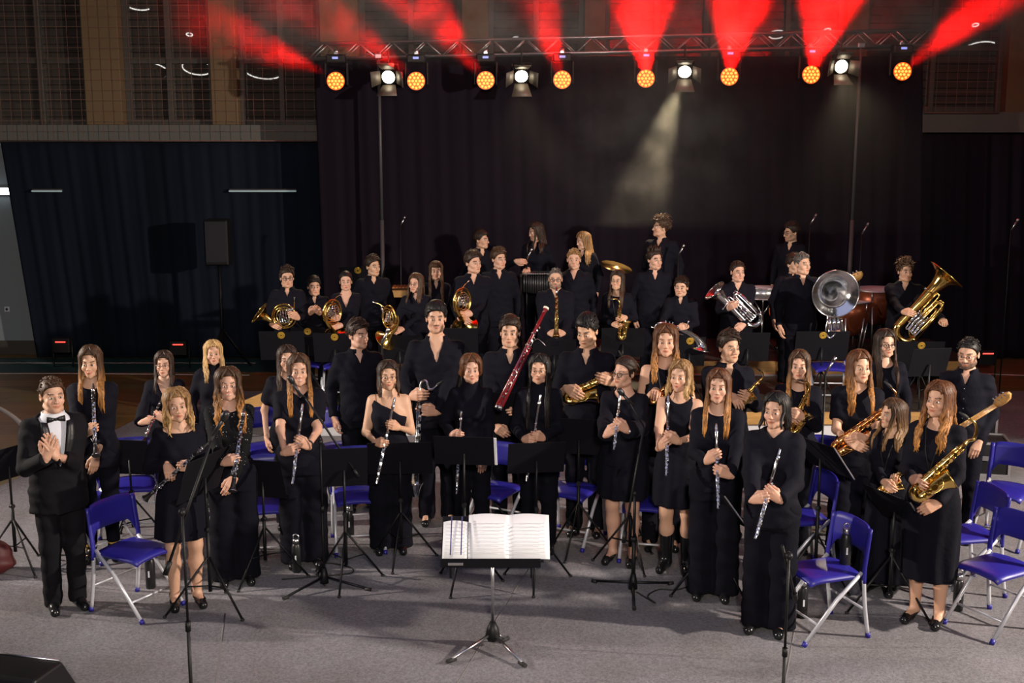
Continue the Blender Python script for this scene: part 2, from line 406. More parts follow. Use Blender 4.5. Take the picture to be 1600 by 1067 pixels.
def eyes(mb_v, mb_f, mb_c, skin, iris, look=0.):
    b = MB(); b.ball((0, 0, 0), 1., 18); v, f, _ = b.out()
    for x in (-1, 1):
        R = np.array(((1, 0, 0), (0, 0, -1), (0, 1, 0)), float)       # pole forward (-Y)
        w = v@R.T; ang = np.degrees(np.arccos(np.clip(-w[:, 1]*math.cos(look)+w[:, 0]*math.sin(look), -1, 1)))
        c = np.tile(V3(.60, .57, .54), (len(w), 1)); c[ang < 34] = iris; c[ang < 17] = (.006, .005, .005)
        c[w[:, 2] > .46] = skin*.88; c[(w[:, 2] > .30) & (w[:, 2] <= .46)] = (.025, .015, .012); c[w[:, 2] < -.36] = skin*.9
        p = w*V3(.0135, .0135, .0128)+V3(x*.031, -.0815, -.0005)
        n = sum(len(a) for a in mb_v); mb_v.append(p); mb_c.append(c); mb_f += [tuple(i+n for i in q) for q in f]
# ---------------------------------------------------------------- hair
def hair_cap(o, zf=.078, side=-.012, back=-.07, top=.0):
    s = SDF((-.13, -.15, -.12), (.13, .16, .18), .006)
    s.ell((0, .013, .036+top/2), (.077+o, .097+o, .088+o+top/2), 0)
    ys = np.array([-.11, -.085, -.06, -.035, -.01, .012, .035, .06, .13]); zs = np.array([zf, zf, zf-.012, zf-.04, side, side+.01, side-.02, back+.01, back])
    return s.cut(lambda X, Y, Z: np.interp(Y, ys, zs)-Z+0*X).mesh()
CAPS = {'short': hair_cap(.013, .074, -.005, -.06, .018), 'crop': hair_cap(.007, .078, -.005, -.055, .004), 'long': hair_cap(.010, .083, -.05, -.10, .008), 'thin': hair_cap(.0035, .092, -.0, -.05)}
def skull(az, el, o):
    az, el = rad(az), rad(el)
    return V3((.077+o)*math.sin(az)*math.cos(el), .013-(.097+o)*math.cos(az)*math.cos(el), .036+(.088+o)*math.sin(el))
def hair_mesh(style, rng, **k):
    """clumps of hair in head space: list of (points, radii)"""
    L = []; o = k.get('o', .012); J = lambda a: rng.uniform(-a, a)
    if style in ('long', 'bob', 'wavy', 'curly_long'):
        n = k.get('n', 104); ln = k.get('len', .42); wave = k.get('wave', .005); puff = k.get('puff', 0.); part = k.get('part', 0.); fr = k.get('front', 100)
        for i in range(n):
            sd = 1 if i % 2 else -1; az = sd*(57+123*((i//2+.5)/(n/2))**1.0)+J(4); az0 = sd*min(abs(az), 170)*.35+part*30
            pts = []
            for t in np.linspace(0, 1, 6):
                el = 86*(1-t)**.8-16*t; a = az0+(az-az0)*t**.55; pts.append(skull(a, el, o+J(.002)+puff*math.sin(t*2.2)))
            e = pts[-1]; l = ln*(1+J(.12)); frnt = abs(az) < fr; m = 10; ph = J(3.1); sx = math.copysign(1, math.sin(rad(az)))
            for t in np.linspace(0, 1, m+1)[1:]:
                z = e[2]-l*t; w = wave*min(1, 2*t)
                tx = e[0]*(1+puff*4*math.sin(t*2.6)) if not frnt else e[0]*(1-.25*t)+sx*(.012+.02*((abs(az)-44)/60))*t
                ty = e[1]*(1-.4*t)+(-.075 if frnt else .035)*min(1, t*1.3)
                pts.append(V3(tx+w*math.sin(ph+t*l*42), ty+w*math.cos(ph*1.7+t*l*38), z))
            r = np.interp(np.linspace(0, 1, len(pts)), [0, .25, .8, 1], [.007, .0115, .0105+puff*.06, .002])*k.get('rs', 1.)*(.8+.4*rng.random()); L.append((np.array(pts), r))
        for i in range(k.get('fringe', 12)):                 # hairline strands that sweep to the sides
            sd = 1 if i % 2 else -1; t0 = (i//2+.5)/max(1, k.get('fringe', 12)//2)
            pts = [skull(sd*(4+(30+46*t0)*u**.8)+part*24*(1-u), 82-(52-26*t0)*u-20*u*u, o+.004) for u in np.linspace(0, 1, 7)]
            L.append((np.array(pts), np.interp(np.linspace(0, 1, 7), [0, .5, 1], [.007, .012, .006])))
        if k.get('bangs'):
            for i in range(14):
                a = -42+84*i/13
                pts = [skull(a*(.4+.6*u), 80-68*u, o+.006) for u in np.linspace(0, 1, 6)]; L.append((np.array(pts), np.interp(np.linspace(0, 1, 6), [0, .6, 1], [.008, .011, .004])))
    elif style in ('tied', 'pony'):
        for i in range(40):
            sd = 1 if i % 2 else -1; a0 = sd*(2+85*((i//2)/19)); 
            pts = [skull(a0+(sd*172-a0)*u**1.1, (62-52*abs(a0)/88)*(1-u)+18*u+12*math.sin(u*3), o-.004) for u in np.linspace(0, 1, 8)]
            L.append((np.array(pts), np.interp(np.linspace(0, 1, 8), [0, .5, 1], [.006, .011, .008])))
        for i in range(14):
            p0 = skull(180+J(8), 14+J(8), o); ln = k.get('len', .06); a = J(3)
            pts = [p0+V3(.02*math.sin(a)*t+J(.003), .035*t, .02*math.cos(a)*t-ln*t*t) for t in np.linspace(0, 1, 7)]; L.append((np.array(pts), np.interp(np.linspace(0, 1, 7), [0, .5, 1], [.012, .016, .006])))
    else:
        n = {'crop': 80, 'short': 130, 'quiff': 130, 'fringe': 130, 'curly': 150, 'thin': 30}[style]
        for i in range(n):
            az = J(180); t = rng.random(); el = 88*t if abs(az) < 55 else -12+100*t
            if abs(az) < 55: el = max(el, 42)
            elif abs(az) < 95: el = max(el, 6)
            p = skull(az, el, o-.002); nrm = unit(p-V3(0, .013, .036)); sd = k.get('sweep', 1)
            ln = {'crop': .018, 'short': .044, 'quiff': .048, 'fringe': .055, 'curly': .05, 'thin': .015}[style]*(.7+.6*rng.random())*(.55 if el < 30 else 1)
            fwd = V3(.45*sd, -.8, .15) if style in ('short', 'fringe') else (V3(.3*sd, .1, .6) if style == 'quiff' else V3(J(1), J(1), J(1)))
            if el < 30: fwd = V3(0, .3, -1.)
            tg = unit(fwd-(fwd@nrm)*nrm); pts = []
            for u in np.linspace(0, 1, 5):
                lift = {'quiff': .6, 'curly': .65, 'short': .38, 'fringe': .2}.get(style, .15)*(1 if el >= 30 else .2)
                q = p+tg*ln*u+nrm*(ln*lift*math.sin(u*1.7)-.25*ln*u*u*(style == 'fringe'))
                if style == 'curly': q = q+.011*V3(math.sin(7*u+az), math.cos(6*u+az*2), math.sin(5*u+el))
                pts.append(q)
            L.append((np.array(pts), np.interp(np.linspace(0, 1, 5), [0, .4, 1], [.008, .010, .003])*(1.15 if style == 'curly' else 1)))
        if style == 'fringe':
            for i in range(22):
                a = -58+116*i/21; pts = [skull(a*(.5+.5*u)-10*(1-u)*k.get('sweep', 1), 80-58*u+J(3), o+.004) for u in np.linspace(0, 1, 6)]; L.append((np.array(pts), np.interp(np.linspace(0, 1, 6), [0, .6, 1], [.009, .012, .004])))
    return L
HC = dict(black=(.010, .008, .008), dark=(.026, .014, .009), brown=(.055, .027, .013), auburn=(.095, .036, .014), backlit_gold=(.42, .185, .045), dkblond=(.24, .135, .055), blond=(.46, .29, .12), grey=(.10, .09, .085))  # the orange-gold tone is backlight painted into the hair ends
# ---------------------------------------------------------------- bodies
ZS = np.array([.78, .86, .93, 1.0, 1.08, 1.18, 1.28, 1.36, 1.42, 1.46, 1.49])
PROF = {False: (np.array([.150, .166, .166, .156, .150, .157, .172, .172, .125, .080, .058]), np.array([.105, .118, .120, .113, .110, .114, .118, .106, .082, .065, .055])),
        True: (np.array([.150, .166, .162, .142, .124, .127, .140, .140, .105, .066, .048]), np.array([.112, .118, .112, .100, .093, .100, .106, .094, .074, .056, .047]))}
def rz2(v, a):
    c, s_ = math.cos(a), math.sin(a); v = np.asarray(v, float); return np.stack([v[..., 0]*c-v[..., 1]*s_, v[..., 0]*s_+v[..., 1]*c, v[..., 2]], -1)
PEOPLE = {}; LOG = []
def person(key, label, x, y, d, base=0., sex='m', hair=('short', {}), hc='dark', tip=None, skin=1., yaw=0., hy=None, hp=0., hr=0., L=None, R=None, top='shirt', bot='trousers',
           glasses=None, beard=0., smile=0., girth=1., shoes='shoe', head=1., foot_x=None, extra=(), topmat=None, sleeve=None, hipx=0., iris=(.05, .03, .02), botmat=None):
    """x, y: crown of the head in the photograph; d: distance down the hall; base: floor or riser level"""
    fem = sex == 'f'; rng = random.Random(key); crown = P(x, y, d); h = crown[2]-base; s = h/1.75; LOG.append((key, round(h, 2), round(d, 2)))
    view = -math.degrees(math.atan2(crown[0], d)); hy = yaw if hy is None else hy
    yw = rad(yaw+view); hyw = rad(hy-yaw)
    root = thing('person', label, 'person', (crown[0], d, base), yw); root.name = 'person'
    org = V3(crown[0], d, base); loc = lambda w: rz2(np.asarray(w)-org, -yw)
    hs = head*(1.0 if not fem else .965)*(.35+.65*min(s, 1.06)); hcen = V3(0, -.012, h-.014-.124*hs)
    cy_, sy_ = math.cos(hyw), math.sin(hyw); a, b = rad(hp), rad(hr)
    RH = np.array(((cy_, -sy_, 0), (sy_, cy_, 0), (0, 0, 1)))@np.array(((1, 0, 0), (0, math.cos(a), -math.sin(a)), (0, math.sin(a), math.cos(a))))@np.array(((math.cos(b), 0, math.sin(b)), (0, 1, 0), (-math.sin(b), 0, math.cos(b))))
    sk = SKIN*skin*V3(1, 1-.04*rng.random(), 1-.08*rng.random()); A, B = PROF[fem]; zs = ZS*s; A = A*s*girth; B = B*s*girth
    shx = (.160 if not fem else .140)*s*(.6+.4*girth); shz = 1.392*s; l1, l2 = .292*s, .262*s
    # ---- arms
    arms = {}
    for sd, spec in ((-1, R), (1, L)):
        S = V3(sd*shx, .005, shz); kind = 'relax'; X = None; Z = None
        if spec is None: W = V3(sd*(shx+.075*s), -.02, shz-.515*s); X = V3(-.05*sd, -.12, -1); Z = V3(sd, -.25, 0)
        elif spec[0] == 'inst':                                    # ('inst', key, t, handkind): grip an instrument's axis
            pa, pb = INST[spec[1]]; pa, pb = loc(pa), loc(pb); ax = unit(pb-pa); g = pa+(pb-pa)*spec[2]; kind = spec[3] if len(spec) > 3 else 'grip'
            dirw = unit(V3(-sd*.8, -.35, .12) if len(spec) < 5 else spec[4]); X = unit(dirw-(dirw@ax)*ax); Z = V3(0, -1, .25); Z = unit(Z-(Z@X)*X)
            W = g-X*.086+Z*.030
        else:                                                      # ('px', x, y, forward, kind, finger direction, back direction)
            W = loc(P(spec[1], spec[2], d-spec[3])); kind = spec[4] if len(spec) > 4 else 'relax'
            X = spec[5] if len(spec) > 5 else None; Z = spec[6] if len(spec) > 6 else V3(0, -1, .2)
        pole = V3(sd*.42, .55, -.7); mx = (l1+l2)*.985
        def elbow(W):
            D = W-S; n_ = np.linalg.norm(D); n2 = min(n_, mx); u = D/n_; ca = np.clip((l1*l1+n2*n2-l2*l2)/(2*l1*n2), -1, 1); q = unit(pole-(pole@u)*u)
            return S+u*l1*ca+q*l1*math.sqrt(max(0, 1-ca*ca))
        if spec is not None and spec[0] == 'inst':                 # let the hand follow the forearm
            for _ in range(3):
                fd = unit(W-elbow(W)); dd = dirw*.35+fd*.9; X = unit(dd-(dd@ax)*ax); Z = V3(0, -1, .25); Z = unit(Z-(Z@X)*X); W = g-X*.086+Z*.030
        elif spec is not None and X is not None and kind != 'flat': X = unit(unit(X)*.5+unit(W-elbow(W))*.7)
        D = W-S; n_ = np.linalg.norm(D)
        if n_ > mx:
            if n_ > mx*1.08: LOG.append((key, 'arm', sd, 'short by', round(n_-mx, 2)))
            W = S+D*mx/n_; D = W-S; n_ = mx
        u = D/n_; ca = np.clip((l1*l1+n_*n_-l2*l2)/(2*l1*n_), -1, 1); pole = unit(pole-(pole@u)*u)
        E = S+u*l1*ca+pole*l1*math.sqrt(max(0, 1-ca*ca)); fd = unit(W-E)
        if X is None: X = fd
        X = unit(X); Z = unit(np.asarray(Z, float)); Z = unit(Z-(Z@X)*X)
        arms[sd] = (S, E, W, X, Z, kind)
    # ---- the body: trunk, limbs and neck in one surface, head and hands joined on
    F = SDF((-.62, -.62, 0), (.62, .40, h-.12), .0125); F.loft(zs, A, B, 0)
    ra = (.050, .040, .037, .025) if not fem else (.043, .036, .032, .022)
    for sd, (S, E, W, X, Z, kind) in arms.items():
        F.cone(S, E, ra[0]*s*girth**.5, ra[1]*s, .05); F.cone(E, W, ra[2]*s*girth**.5, ra[3]*s, .02)
        hp_ = V3(sd*.088*s+hipx, 0, .9*s); kn = V3(sd*.085*s, -.015, .49*s); an = V3(sd*.085*s, .02, .085*s)
        F.cone(hp_, kn, .082*s, .055*s, .05); F.cone(kn, V3(sd*.085*s, .015, .34*s), .052*s, .056*s, .03); F.cone(V3(sd*.085*s, .015, .34*s), an, .055*s, .036*s, .03)
        F.cone(an-V3(0, -.02, .03), an+V3(sd*.02, -.13, -.05), .036, .028, .03)
    if fem: F.ell((-.062*s, -B[6]*.72, 1.245*s), (.06*s, .055*s, .06*s), .05); F.ell((.062*s, -B[6]*.72, 1.245*s), (.06*s, .055*s, .06*s), .05)
    nk = hcen+RH@V3(0, .014, -.09)*hs; F.cone((0, .012, 1.42*s), nk, (.055 if not fem else .047)*s, (.049 if not fem else .042)*s, .04)
    bv, bf = F.mesh(); vs = [bv]; fs = [tuple(q) for q in bf.tolist()]; cs = [np.tile(sk, (len(bv), 1))]
    hv, hf = HEADS[fem]; wv = V3(1+rng.uniform(-.03, .03), 1, 1+rng.uniform(-.02, .02)); browc = V3(*HC[hc])*.7
    hcol = head_colors(hv, fem, sk, browc, beard, smile); hvs = [hv]; hfs = []; hcs = [hcol]
    eyes(hvs, hfs, hcs, sk, V3(*iris), rad(rng.uniform(-4, 4)))
    n = len(bv); fs += [tuple(i+n for i in q) for q in hf.tolist()]; fs += [tuple(i+n for i in q) for q in hfs]
    H = np.concatenate(hvs)*wv*hs; vs.append(H@RH.T+hcen); cs.append(np.concatenate(hcs)); n += len(H)
    for sd, (S, E, W, X, Z, kind) in arms.items():
        v, f = HANDS[kind]; Y = np.cross(Z, X)*(1 if sd < 0 else -1); q = (v*(s*.94 if fem else s*1.0))@np.stack([X, Y, Z]) + W
        f = f if sd < 0 else f[:, ::-1]; vs.append(q); cs.append(np.tile(sk*V3(1.0, .96, .95), (len(q), 1))); fs += [tuple(i+n for i in t) for t in f.tolist()]; n += len(q)
    mesh_obj('body', np.concatenate(vs), fs, M['skin'], root, True, colors=np.concatenate(cs))
    # ---- hair
    st, kw = hair; L_ = hair_mesh(st, rng, **kw); capn = {'long': 'long', 'bob': 'long', 'wavy': 'long', 'curly_long': 'long', 'tied': 'long', 'pony': 'long', 'crop': 'crop', 'thin': 'thin'}.get(st, 'short')
    cv, cf = CAPS[capn]; c0 = V3(*HC[hc]); c1 = V3(*HC[tip]) if tip else c0*1.25; mb = MB(); cc = []
    mb.add((cv*wv*hs)@RH.T+hcen, cf.tolist()); cc.append(np.tile(c0, (len(cv), 1)))
    for pts, r in L_:
        ct = c1 if pts[-1][2] < -.03 else c0*1.1; q = (pts*wv*hs)@RH.T+hcen
        for i, p in enumerate(q):                                   # hair lies on shoulders, chest and back
            if p[2] < 1.46*s:
                aa = np.interp(p[2], zs, A)+.034; bb = np.interp(p[2], zs, B)+.036+(.035 if fem and p[1] < 0 else 0)
                if p[2] < 1.44*s: aa = max(aa, shx*np.clip((1.46*s-p[2])/.05, 0, 1)+.05)
                sg = 1 if p[1] > .012 else -1
                if abs(p[0]) < aa:
                    lim = bb*math.sqrt(max(0, 1-(p[0]/aa)**2))*(1 if abs(p[0]) < .5*aa else 1.05)
                    if abs(p[1]) < lim: q[i, 1] = sg*lim
        mb.tube(q, r*hs, 6); w = np.clip((np.arange(len(q))/(len(q)-1)-.38)/.5, 0, 1)[:, None]
        tone = .8+.45*rng.random(); cc.append(np.repeat((c0*(1-w)+ct*w)*tone, 6, 0))
    v, f, sm = mb.out(); mesh_obj('hair', v, f, M['hair'], root, True, colors=np.concatenate(cc))
    # ---- clothes
    tm = topmat or ('suit' if top == 'suit' else 'black_shirt'); bm = botmat or ('suit' if top == 'suit' else 'black_cloth')
    T = SDF((-.62, -.60, .3), (.62, .40, h-.1), .0115); o = {'suit': .03, 'loose': .032}.get(top, .017)
    hem = {'suit': .76, 'loose': .80, 'dress': .95, 'tuck': .98}.get(top, .84)*s; neck = {'turtle': 1.53, 'scoop': 1.47, 'off': 1.405, 'one': 1.45, 'strap': 1.47}.get(top, 1.485)*s
    z2 = zs.copy(); z2[0] = hem; z2[-1] = neck; keep = (np.arange(len(zs)) == 0) | (np.arange(len(zs)) == len(zs)-1) | ((zs > hem) & (zs < neck)); zz = z2[keep]
    A2 = np.interp(zz, zs, A); B2 = np.interp(zz, zs, B)
    if top == 'suit': A2 = np.maximum(A2, np.interp(zz, [hem, 1.0*s, 1.3*s, 1.5*s], [.165*s, .15*s, .15*s, .05*s])*girth)
    T.loft(zz, A2, B2, 0, off=o)
    if fem:
        for q in (-1, 1): T.ell((q*.062*s, -B[6]*.72-.004, 1.245*s), (.07*s, .065*s, .07*s), .06)
    sl = sleeve or {'tee': 'short', 'one': None, 'strap': None, 'scoopless': None, 'vest': None}.get(top, 'long')
    for sd, (S, E, W, X, Z, kind) in arms.items():
        e = {'suit': .022, 'loose': .026}.get(top, .013)
        if sl == 'short':
            c = S+(E-S)*.72; T.cone(S, E, ra[0]*s+.02, ra[1]*s+.022, .045, plane=(c, unit(E-S)))
        elif sl:
            T.cone(S, E, ra[0]*s+e, ra[1]*s+e, .045); c = E+(W-E)*{'long': 1.0, 'three': .62, 'puff': .97}[sl]; pf = .03 if sl == 'puff' else 0
            T.cone(E, W+(W-E)*.03, ra[2]*s+e+pf*.6, ra[3]*s+e+.004+pf, .02, plane=(c, unit(W-E)))
        elif top in ('vest', 'strap'): pass
    nz = {'shirt': (1.375, .42), 'vneck': (1.27, .42), 'suit': (1.10, .30), 'vopen': (1.30, .34), 'loose': (1.43, 1.2), 'tee': (1.41, 1.3)}.get(top)
    if nz: T.cut(lambda X, Y, Z: -np.maximum(np.maximum(np.abs(X)-(Z-nz[0]*s)*nz[1], Y-.01), -.2))
    if top in ('scoop', 'scoopless', 'dress', 'vest'): T.cut(lambda X, Y, Z: -((np.sqrt((X/.085)**2+((Z-1.47*s)/.06)**2)-1)*.06+np.maximum(Y-.0, 0)*9))
    if top == 'one': T.cut(lambda X, Y, Z: (Z-1.335*s+X*.55)*.87)
    if top == 'strap': T.cut(lambda X, Y, Z: np.minimum((Z-1.36*s), 9)*np.where(np.abs(np.abs(X)-.085) < .02, 0, 1)-np.where(np.abs(np.abs(X)-.085) < .02, .02, 0))
    if top in ('scoopless', 'vest'): T.cut(lambda X, Y, Z: np.where(Z > 1.30*s, np.abs(X)-.118*s, -1.))
    T.wrinkle(.0042, 46, 15); v, f = T.mesh(); nm = {'suit': 'suit_jacket', 'dress': 'dress', 'tee': 't_shirt', 'turtle': 'sweater'}.get(top, 'blouse' if fem else 'shirt')
    if not (bot in ('dress', 'dress_mid', 'dress_long')): mesh_obj(nm, v, f, M[tm], root)
    hemz = {'skirt': .56, 'dress': .56, 'dress_mid': .38, 'dress_long': .12, 'midi': .33}.get(bot)
    if hemz:
        K = SDF((-.45, -.4, .0), (.45, .4, 1.1*s), .0115); zz = np.array([hemz, .75, .9, 1.0, 1.06])*s; fl = {'skirt': (.2, .15), 'dress': (.21, .155), 'dress_mid': (.25, .19), 'midi': (.19, .15), 'dress_long': (.26, .2)}[bot]
        K.loft(zz, np.array([fl[0]*s, .2*s*girth, np.interp(.9*s, zs, A)+.024, np.interp(1.0*s, zs, A)+.022, np.interp(1.06*s, zs, A)+.02]), np.array([fl[1]*s, .155*s, .142*s, .122*s, .112*s]), 0, fold=(.009, 9)); kv, kf = K.mesh()
        if bot in ('dress', 'dress_mid', 'dress_long'): mesh_obj('dress', np.concatenate([v, kv]), [tuple(q) for q in f.tolist()]+[tuple(q) for q in (kf+len(v)).tolist()], M[tm], root)
        else: mesh_obj('skirt', kv, kf, M[bm], root)
    else:
        K = SDF((-.35, -.3, .0), (.35, .3, 1.1*s), .0115); wd = {'trousers': (.094, .072, .064), 'wide': (.105, .098, .108), 'slim': (.09, .064, .05)}[bot]
        hz = {'slim': .13}.get(bot, .035)*s; kz = ZS*s; sel = (kz > .77*s) & (kz < 1.03*s); K.loft(kz[sel], A[sel], B[sel], 0, off=.013)
        for sd in (-1, 1):
            hp_ = V3(sd*.088*s, 0, .9*s); kn = V3(sd*.087*s, -.015, .49*s); an = V3(sd*.087*s, .012, .02)
            K.cone(hp_, kn, wd[0]*s*girth, wd[1]*s*girth**.5, .045); K.cone(kn, an, wd[1]*s*girth**.5, wd[2]*s, .03)
        K.cut(lambda X, Y, Z: hz-Z+0*X+0*Y); K.wrinkle(.0045, 34, 10); kv, kf = K.mesh(); mesh_obj('trousers', kv, kf, M[bm], root)
    for sd in (-1, 1):
        ax = sd*.085*s; t = V3(sd*.02, 0, 0)
        if shoes == 'boot':
            Q = SDF((ax-.1, -.2, 0), (ax+.1, .14, .5), .010); Q.cone((ax, .02, .06), (ax, .022, .36*s), .046, .062*s, .03, plane=(V3(0, 0, .36*s), V3(0, 0, 1))).cone((ax, .02, .045), (ax+sd*.02, -.135, .03), .042, .034, .03)
        else:
            Q = SDF((ax-.1, -.22, 0), (ax+.1, .14, .16), .0075); hl = .035 if shoes == 'heel' else 0
            Q.cone((ax, .035, .045+hl), (ax+sd*.02, -.14, .027), .038, .033, .02).cone((ax, .03, .03+hl), (ax+sd*.01, -.06, .04), .036, .036, .02)
            if shoes == 'heel': Q.cone((ax, .055, .045), (ax, .055, 0), .016, .01, .015).cut(lambda X, Y, Z: np.where((Y > -.105) & (Y < .03) & (Z > .045+hl*.4), .01, -1.)+0*X)
            else: Q.cone((ax, .02, .05), (ax, .02, .095), .04, .046, .02)
        Q.cut(lambda X, Y, Z: -Z+0*X+0*Y+.001); v, f = Q.mesh(); mesh_obj('boot' if shoes == 'boot' else 'shoe', v, f, M['leather'], root)
    def on_head(p): return (np.asarray(p, float)*hs)@RH.T+hcen
    if glasses:
        mb = MB(); rr = .0022 if glasses == 'thick' else .0013
        for q in (-1, 1):
            mb.tube([on_head((q*.034+.0225*math.cos(t)*(1.05), -.104-.004*abs(math.sin(t))+.012*abs(q*.034+.0225*math.cos(t))/.06*.6, -.003+.019*math.sin(t))) for t in np.linspace(0, 2*math.pi, 20, endpoint=False)], rr*1.3, 6, closed=True)
            mb.tube([on_head(p) for p in ((q*.057, -.096, .004), (q*.076, -.05, .006), (q*.083, .012, .004), (q*.082, .03, -.012))], rr, 6)
        mb.tube([on_head(p) for p in ((-.012, -.105, .001), (0, -.109, .004), (.012, -.105, .001))], rr, 6)
        mb.build('glasses', M['lens_glass' if glasses == 'thick' else 'wire_rim'], root)
    if top in ('shirt', 'vopen', 'suit') or 'collar' in extra:      # turned-down collar
        mb = MB(); rx, ry = .070*s, .066*s; z0 = 1.470*s; gp = .75 if top == 'vopen' else .30
        g = [[V3((rx+e)*math.sin(t), .012-(ry+e)*math.cos(t), z0+dz-.022*math.exp(-(t/.5)**2)-(.02*math.exp(-(t/.35)**2) if e > .008 else 0)) for (e, dz) in ((0, .018), (.007, .02), (.02, -.016))] for t in list(np.linspace(gp, 2*math.pi-gp, 26))]
        g = [[p if True else p for p in row] for row in g]; mb.sheet(np.array(g), .005); mb.build('collar', M['white_cotton' if top == 'suit' else tm], root)
    if top == 'suit':
        W_ = SDF((-.2, -.25, .9*s), (.2, .2, h-.1), .009); W_.loft(zs[3:], A[3:], B[3:], 0, off=.012).cut(lambda X, Y, Z: np.abs(X)-.12+0*Y); v, f = W_.mesh(); mesh_obj('white_shirt', v, f, M['white_cotton'], root)
        mb = MB()
        for q in (-1, 1): mb.tube([(q*.004, -.088*s, 1.452*s), (q*.03, -.092*s, 1.452*s), (q*.062, -.086*s, 1.452*s)], [.009, .017, .024], 8, flat=.45, up=(0, 0, 1))
        mb.ball((0, -.092*s, 1.452*s), (.01, .009, .012)); mb.build('bow_tie', M['satin'], root)
        for q in (-1, 1):
            mb = MB(); g = [[V3(q*(.012+.052*t+u*(.030+.03*math.sin(t*2.6))), -np.interp((1.10+.32*t)*s, zs, B)*math.sqrt(max(.05, 1-((.012+.052*t)/.19)**2))-o-.006, (1.10+.34*t)*s+u*.01) for u in (0, .5, 1)] for t in np.linspace(0, 1, 9)]
            mb.sheet(np.array(g), .006); mb.build('lapel', M['satin'], root)
    for e in extra:
        if e == 'strap1':
            mb = MB(); mb.tube([(-.105*s, -.10*s, 1.38*s), (-.11*s, -.06, 1.44*s), (-.11*s, .0, 1.455*s), (-.105*s, .06, 1.42*s), (-.1*s, .1, 1.36*s)], .007, 8, flat=.4); mb.build('shoulder_strap', M['black_shirt'], root)
        if e == 'buttons':
            mb = MB()
            for z in np.linspace(.92, 1.34, 6): mb.ball((0, -np.interp(z*s, zs, B)-o-.005, z*s), (.005, .003, .005), 8)
            mb.build('shirt_buttons', M['silver'], root)
        if e == 'socks':
            for sd in (-1, 1):
                mb = MB(); mb.tube([(sd*.087*s, .02, .07), (sd*.087*s, .018, .12), (sd*.087*s, .016, .24*s)], [.045, .042, .05], 14); mb.build('sock', M['mustard'], root)
        if e == 'wristband':
            S, E, W, X, Z, kind = arms[1]; p = W+(E-W)*.16; mb = MB(); mb.ring(p, .029*s, .006, W-E, 18, 8); mb.build('wristband', M['rubber'], root)
        if e == 'watch':
            S, E, W, X, Z, kind = arms[1]; p = W+(E-W)*.12; mb = MB(); mb.ring(p, .027*s, .007, W-E, 18, 8); mb.ball(p+Z*.03, (.017, .012, .017)); mb.build('wristwatch', M['chrome'], root)
        if e == 'bracelet':
            S, E, W, X, Z, kind = arms[1]; p = W+(E-W)*.06; mb = MB(); mb.ring(p, .025*s, .003, W-E, 18, 6); mb.build('bracelet', M['gold'], root)
        if e == 'necklace':
            mb = MB(); mb.tube([V3(.056*s*math.sin(t), .012-.062*s*math.cos(t), 1.455*s-.018*math.cos(t)) for t in np.linspace(0, 2*math.pi, 40, endpoint=False)], .003, 6, closed=True); mb.build('necklace', M['silver'], root)
        if e == 'tights':
            for sd in (-1, 1):
                mb = MB(); mb.tube([(sd*.085*s, .014, z*s) for z in (.32, .36, .42, .49, .6)], np.array([.058, .060, .058, .058, .066])*s, 16); mb.build('lace_tights', M['lace'], root)
        if e == 'sax_strap':
            mb = MB()
            for q in (-1, 1): mb.tube([(q*.062*s, .01, 1.478*s), (q*.06*s, -.075*s, 1.43*s), (q*.035*s, -np.interp(1.3*s, zs, B)-.045, 1.28*s), (0, -np.interp(1.15*s, zs, B)-.05, 1.13*s)], .007, 6, flat=.5)
            mb.build('neck_strap', M['rubber'], root)
    PEOPLE[key] = root; return root
# ---------------------------------------------------------------- instruments (axis +Z from bottom to top, front -Y)
INST = {}
PROTO = {}
def line_between(top, bot, dt, L, sgn=1):
    """top and bottom as seen in the photograph; the far end's distance is solved so that the length is true"""
    a = P(*top, dt); best = None
    for k in np.linspace(0, .45, 60):
        b = P(*bot, dt+sgn*k); e = abs(np.linalg.norm(a-b)-L)
        if best is None or e < best[0]: best = (e, b)
    return best[1], a
def axis_frame(bot, top, Lc, front=(0, -1, 0), sc=None):
    Z = unit(top-bot); Y = -unit(np.asarray(front, float)-(np.asarray(front, float)@Z)*Z); X = np.cross(Y, Z)
    return frame(bot, X, Y, Z, sc or np.linalg.norm(top-bot)/Lc)
def place(kind, label, mw, group=None):
    nm, cat, fn = KINDS[kind]
    if kind not in PROTO:
        r = thing(nm, label, cat, group=group); fn(r); PROTO[kind] = r; r.matrix_basis = mw; return r
    r = dup(PROTO[kind], label, mw, group); return r
def keys(mb, zs, r, y0, side=0.):
    for i, z in enumerate(zs):
        a = side+(.5 if i % 3 == 0 else -.25 if i % 3 == 1 else .1); c = V3(math.sin(a)*y0, -math.cos(a)*y0, z); n = unit(c*V3(1, 1, 0))
        mb.rod(c-n*.004, c+n*.004, r*(1 if i % 2 else .75), 10)
def flute(r):
    mb = MB(); mb.tube([(0, 0, z) for z in (0, .002, .44)], .0095, 12); mb.ring((0, 0, .44), .0098, .003); mb.ring((0, 0, .09), .0098, .0025); mb.build('flute_body', M['silver'], r)
    mb = MB(); mb.tube([(0, 0, .44), (0, 0, .655), (0, 0, .668)], [.0105, .0092, .0095], 12); mb.build('head_joint', M['silver'], r)
    mb = MB(); mb.ball((0, -.006, .60), (.013, .010, .022)); mb.build('lip_plate', M['silver'], r)
    mb = MB(); keys(mb, np.linspace(.03, .40, 16), .0085, .013); mb.rod((.010, -.008, .02), (.010, -.008, .41), .0022, 6); mb.rod((-.010, -.008, .1), (-.010, -.008, .38), .0022, 6); mb.build('keywork', M['silver'], r)
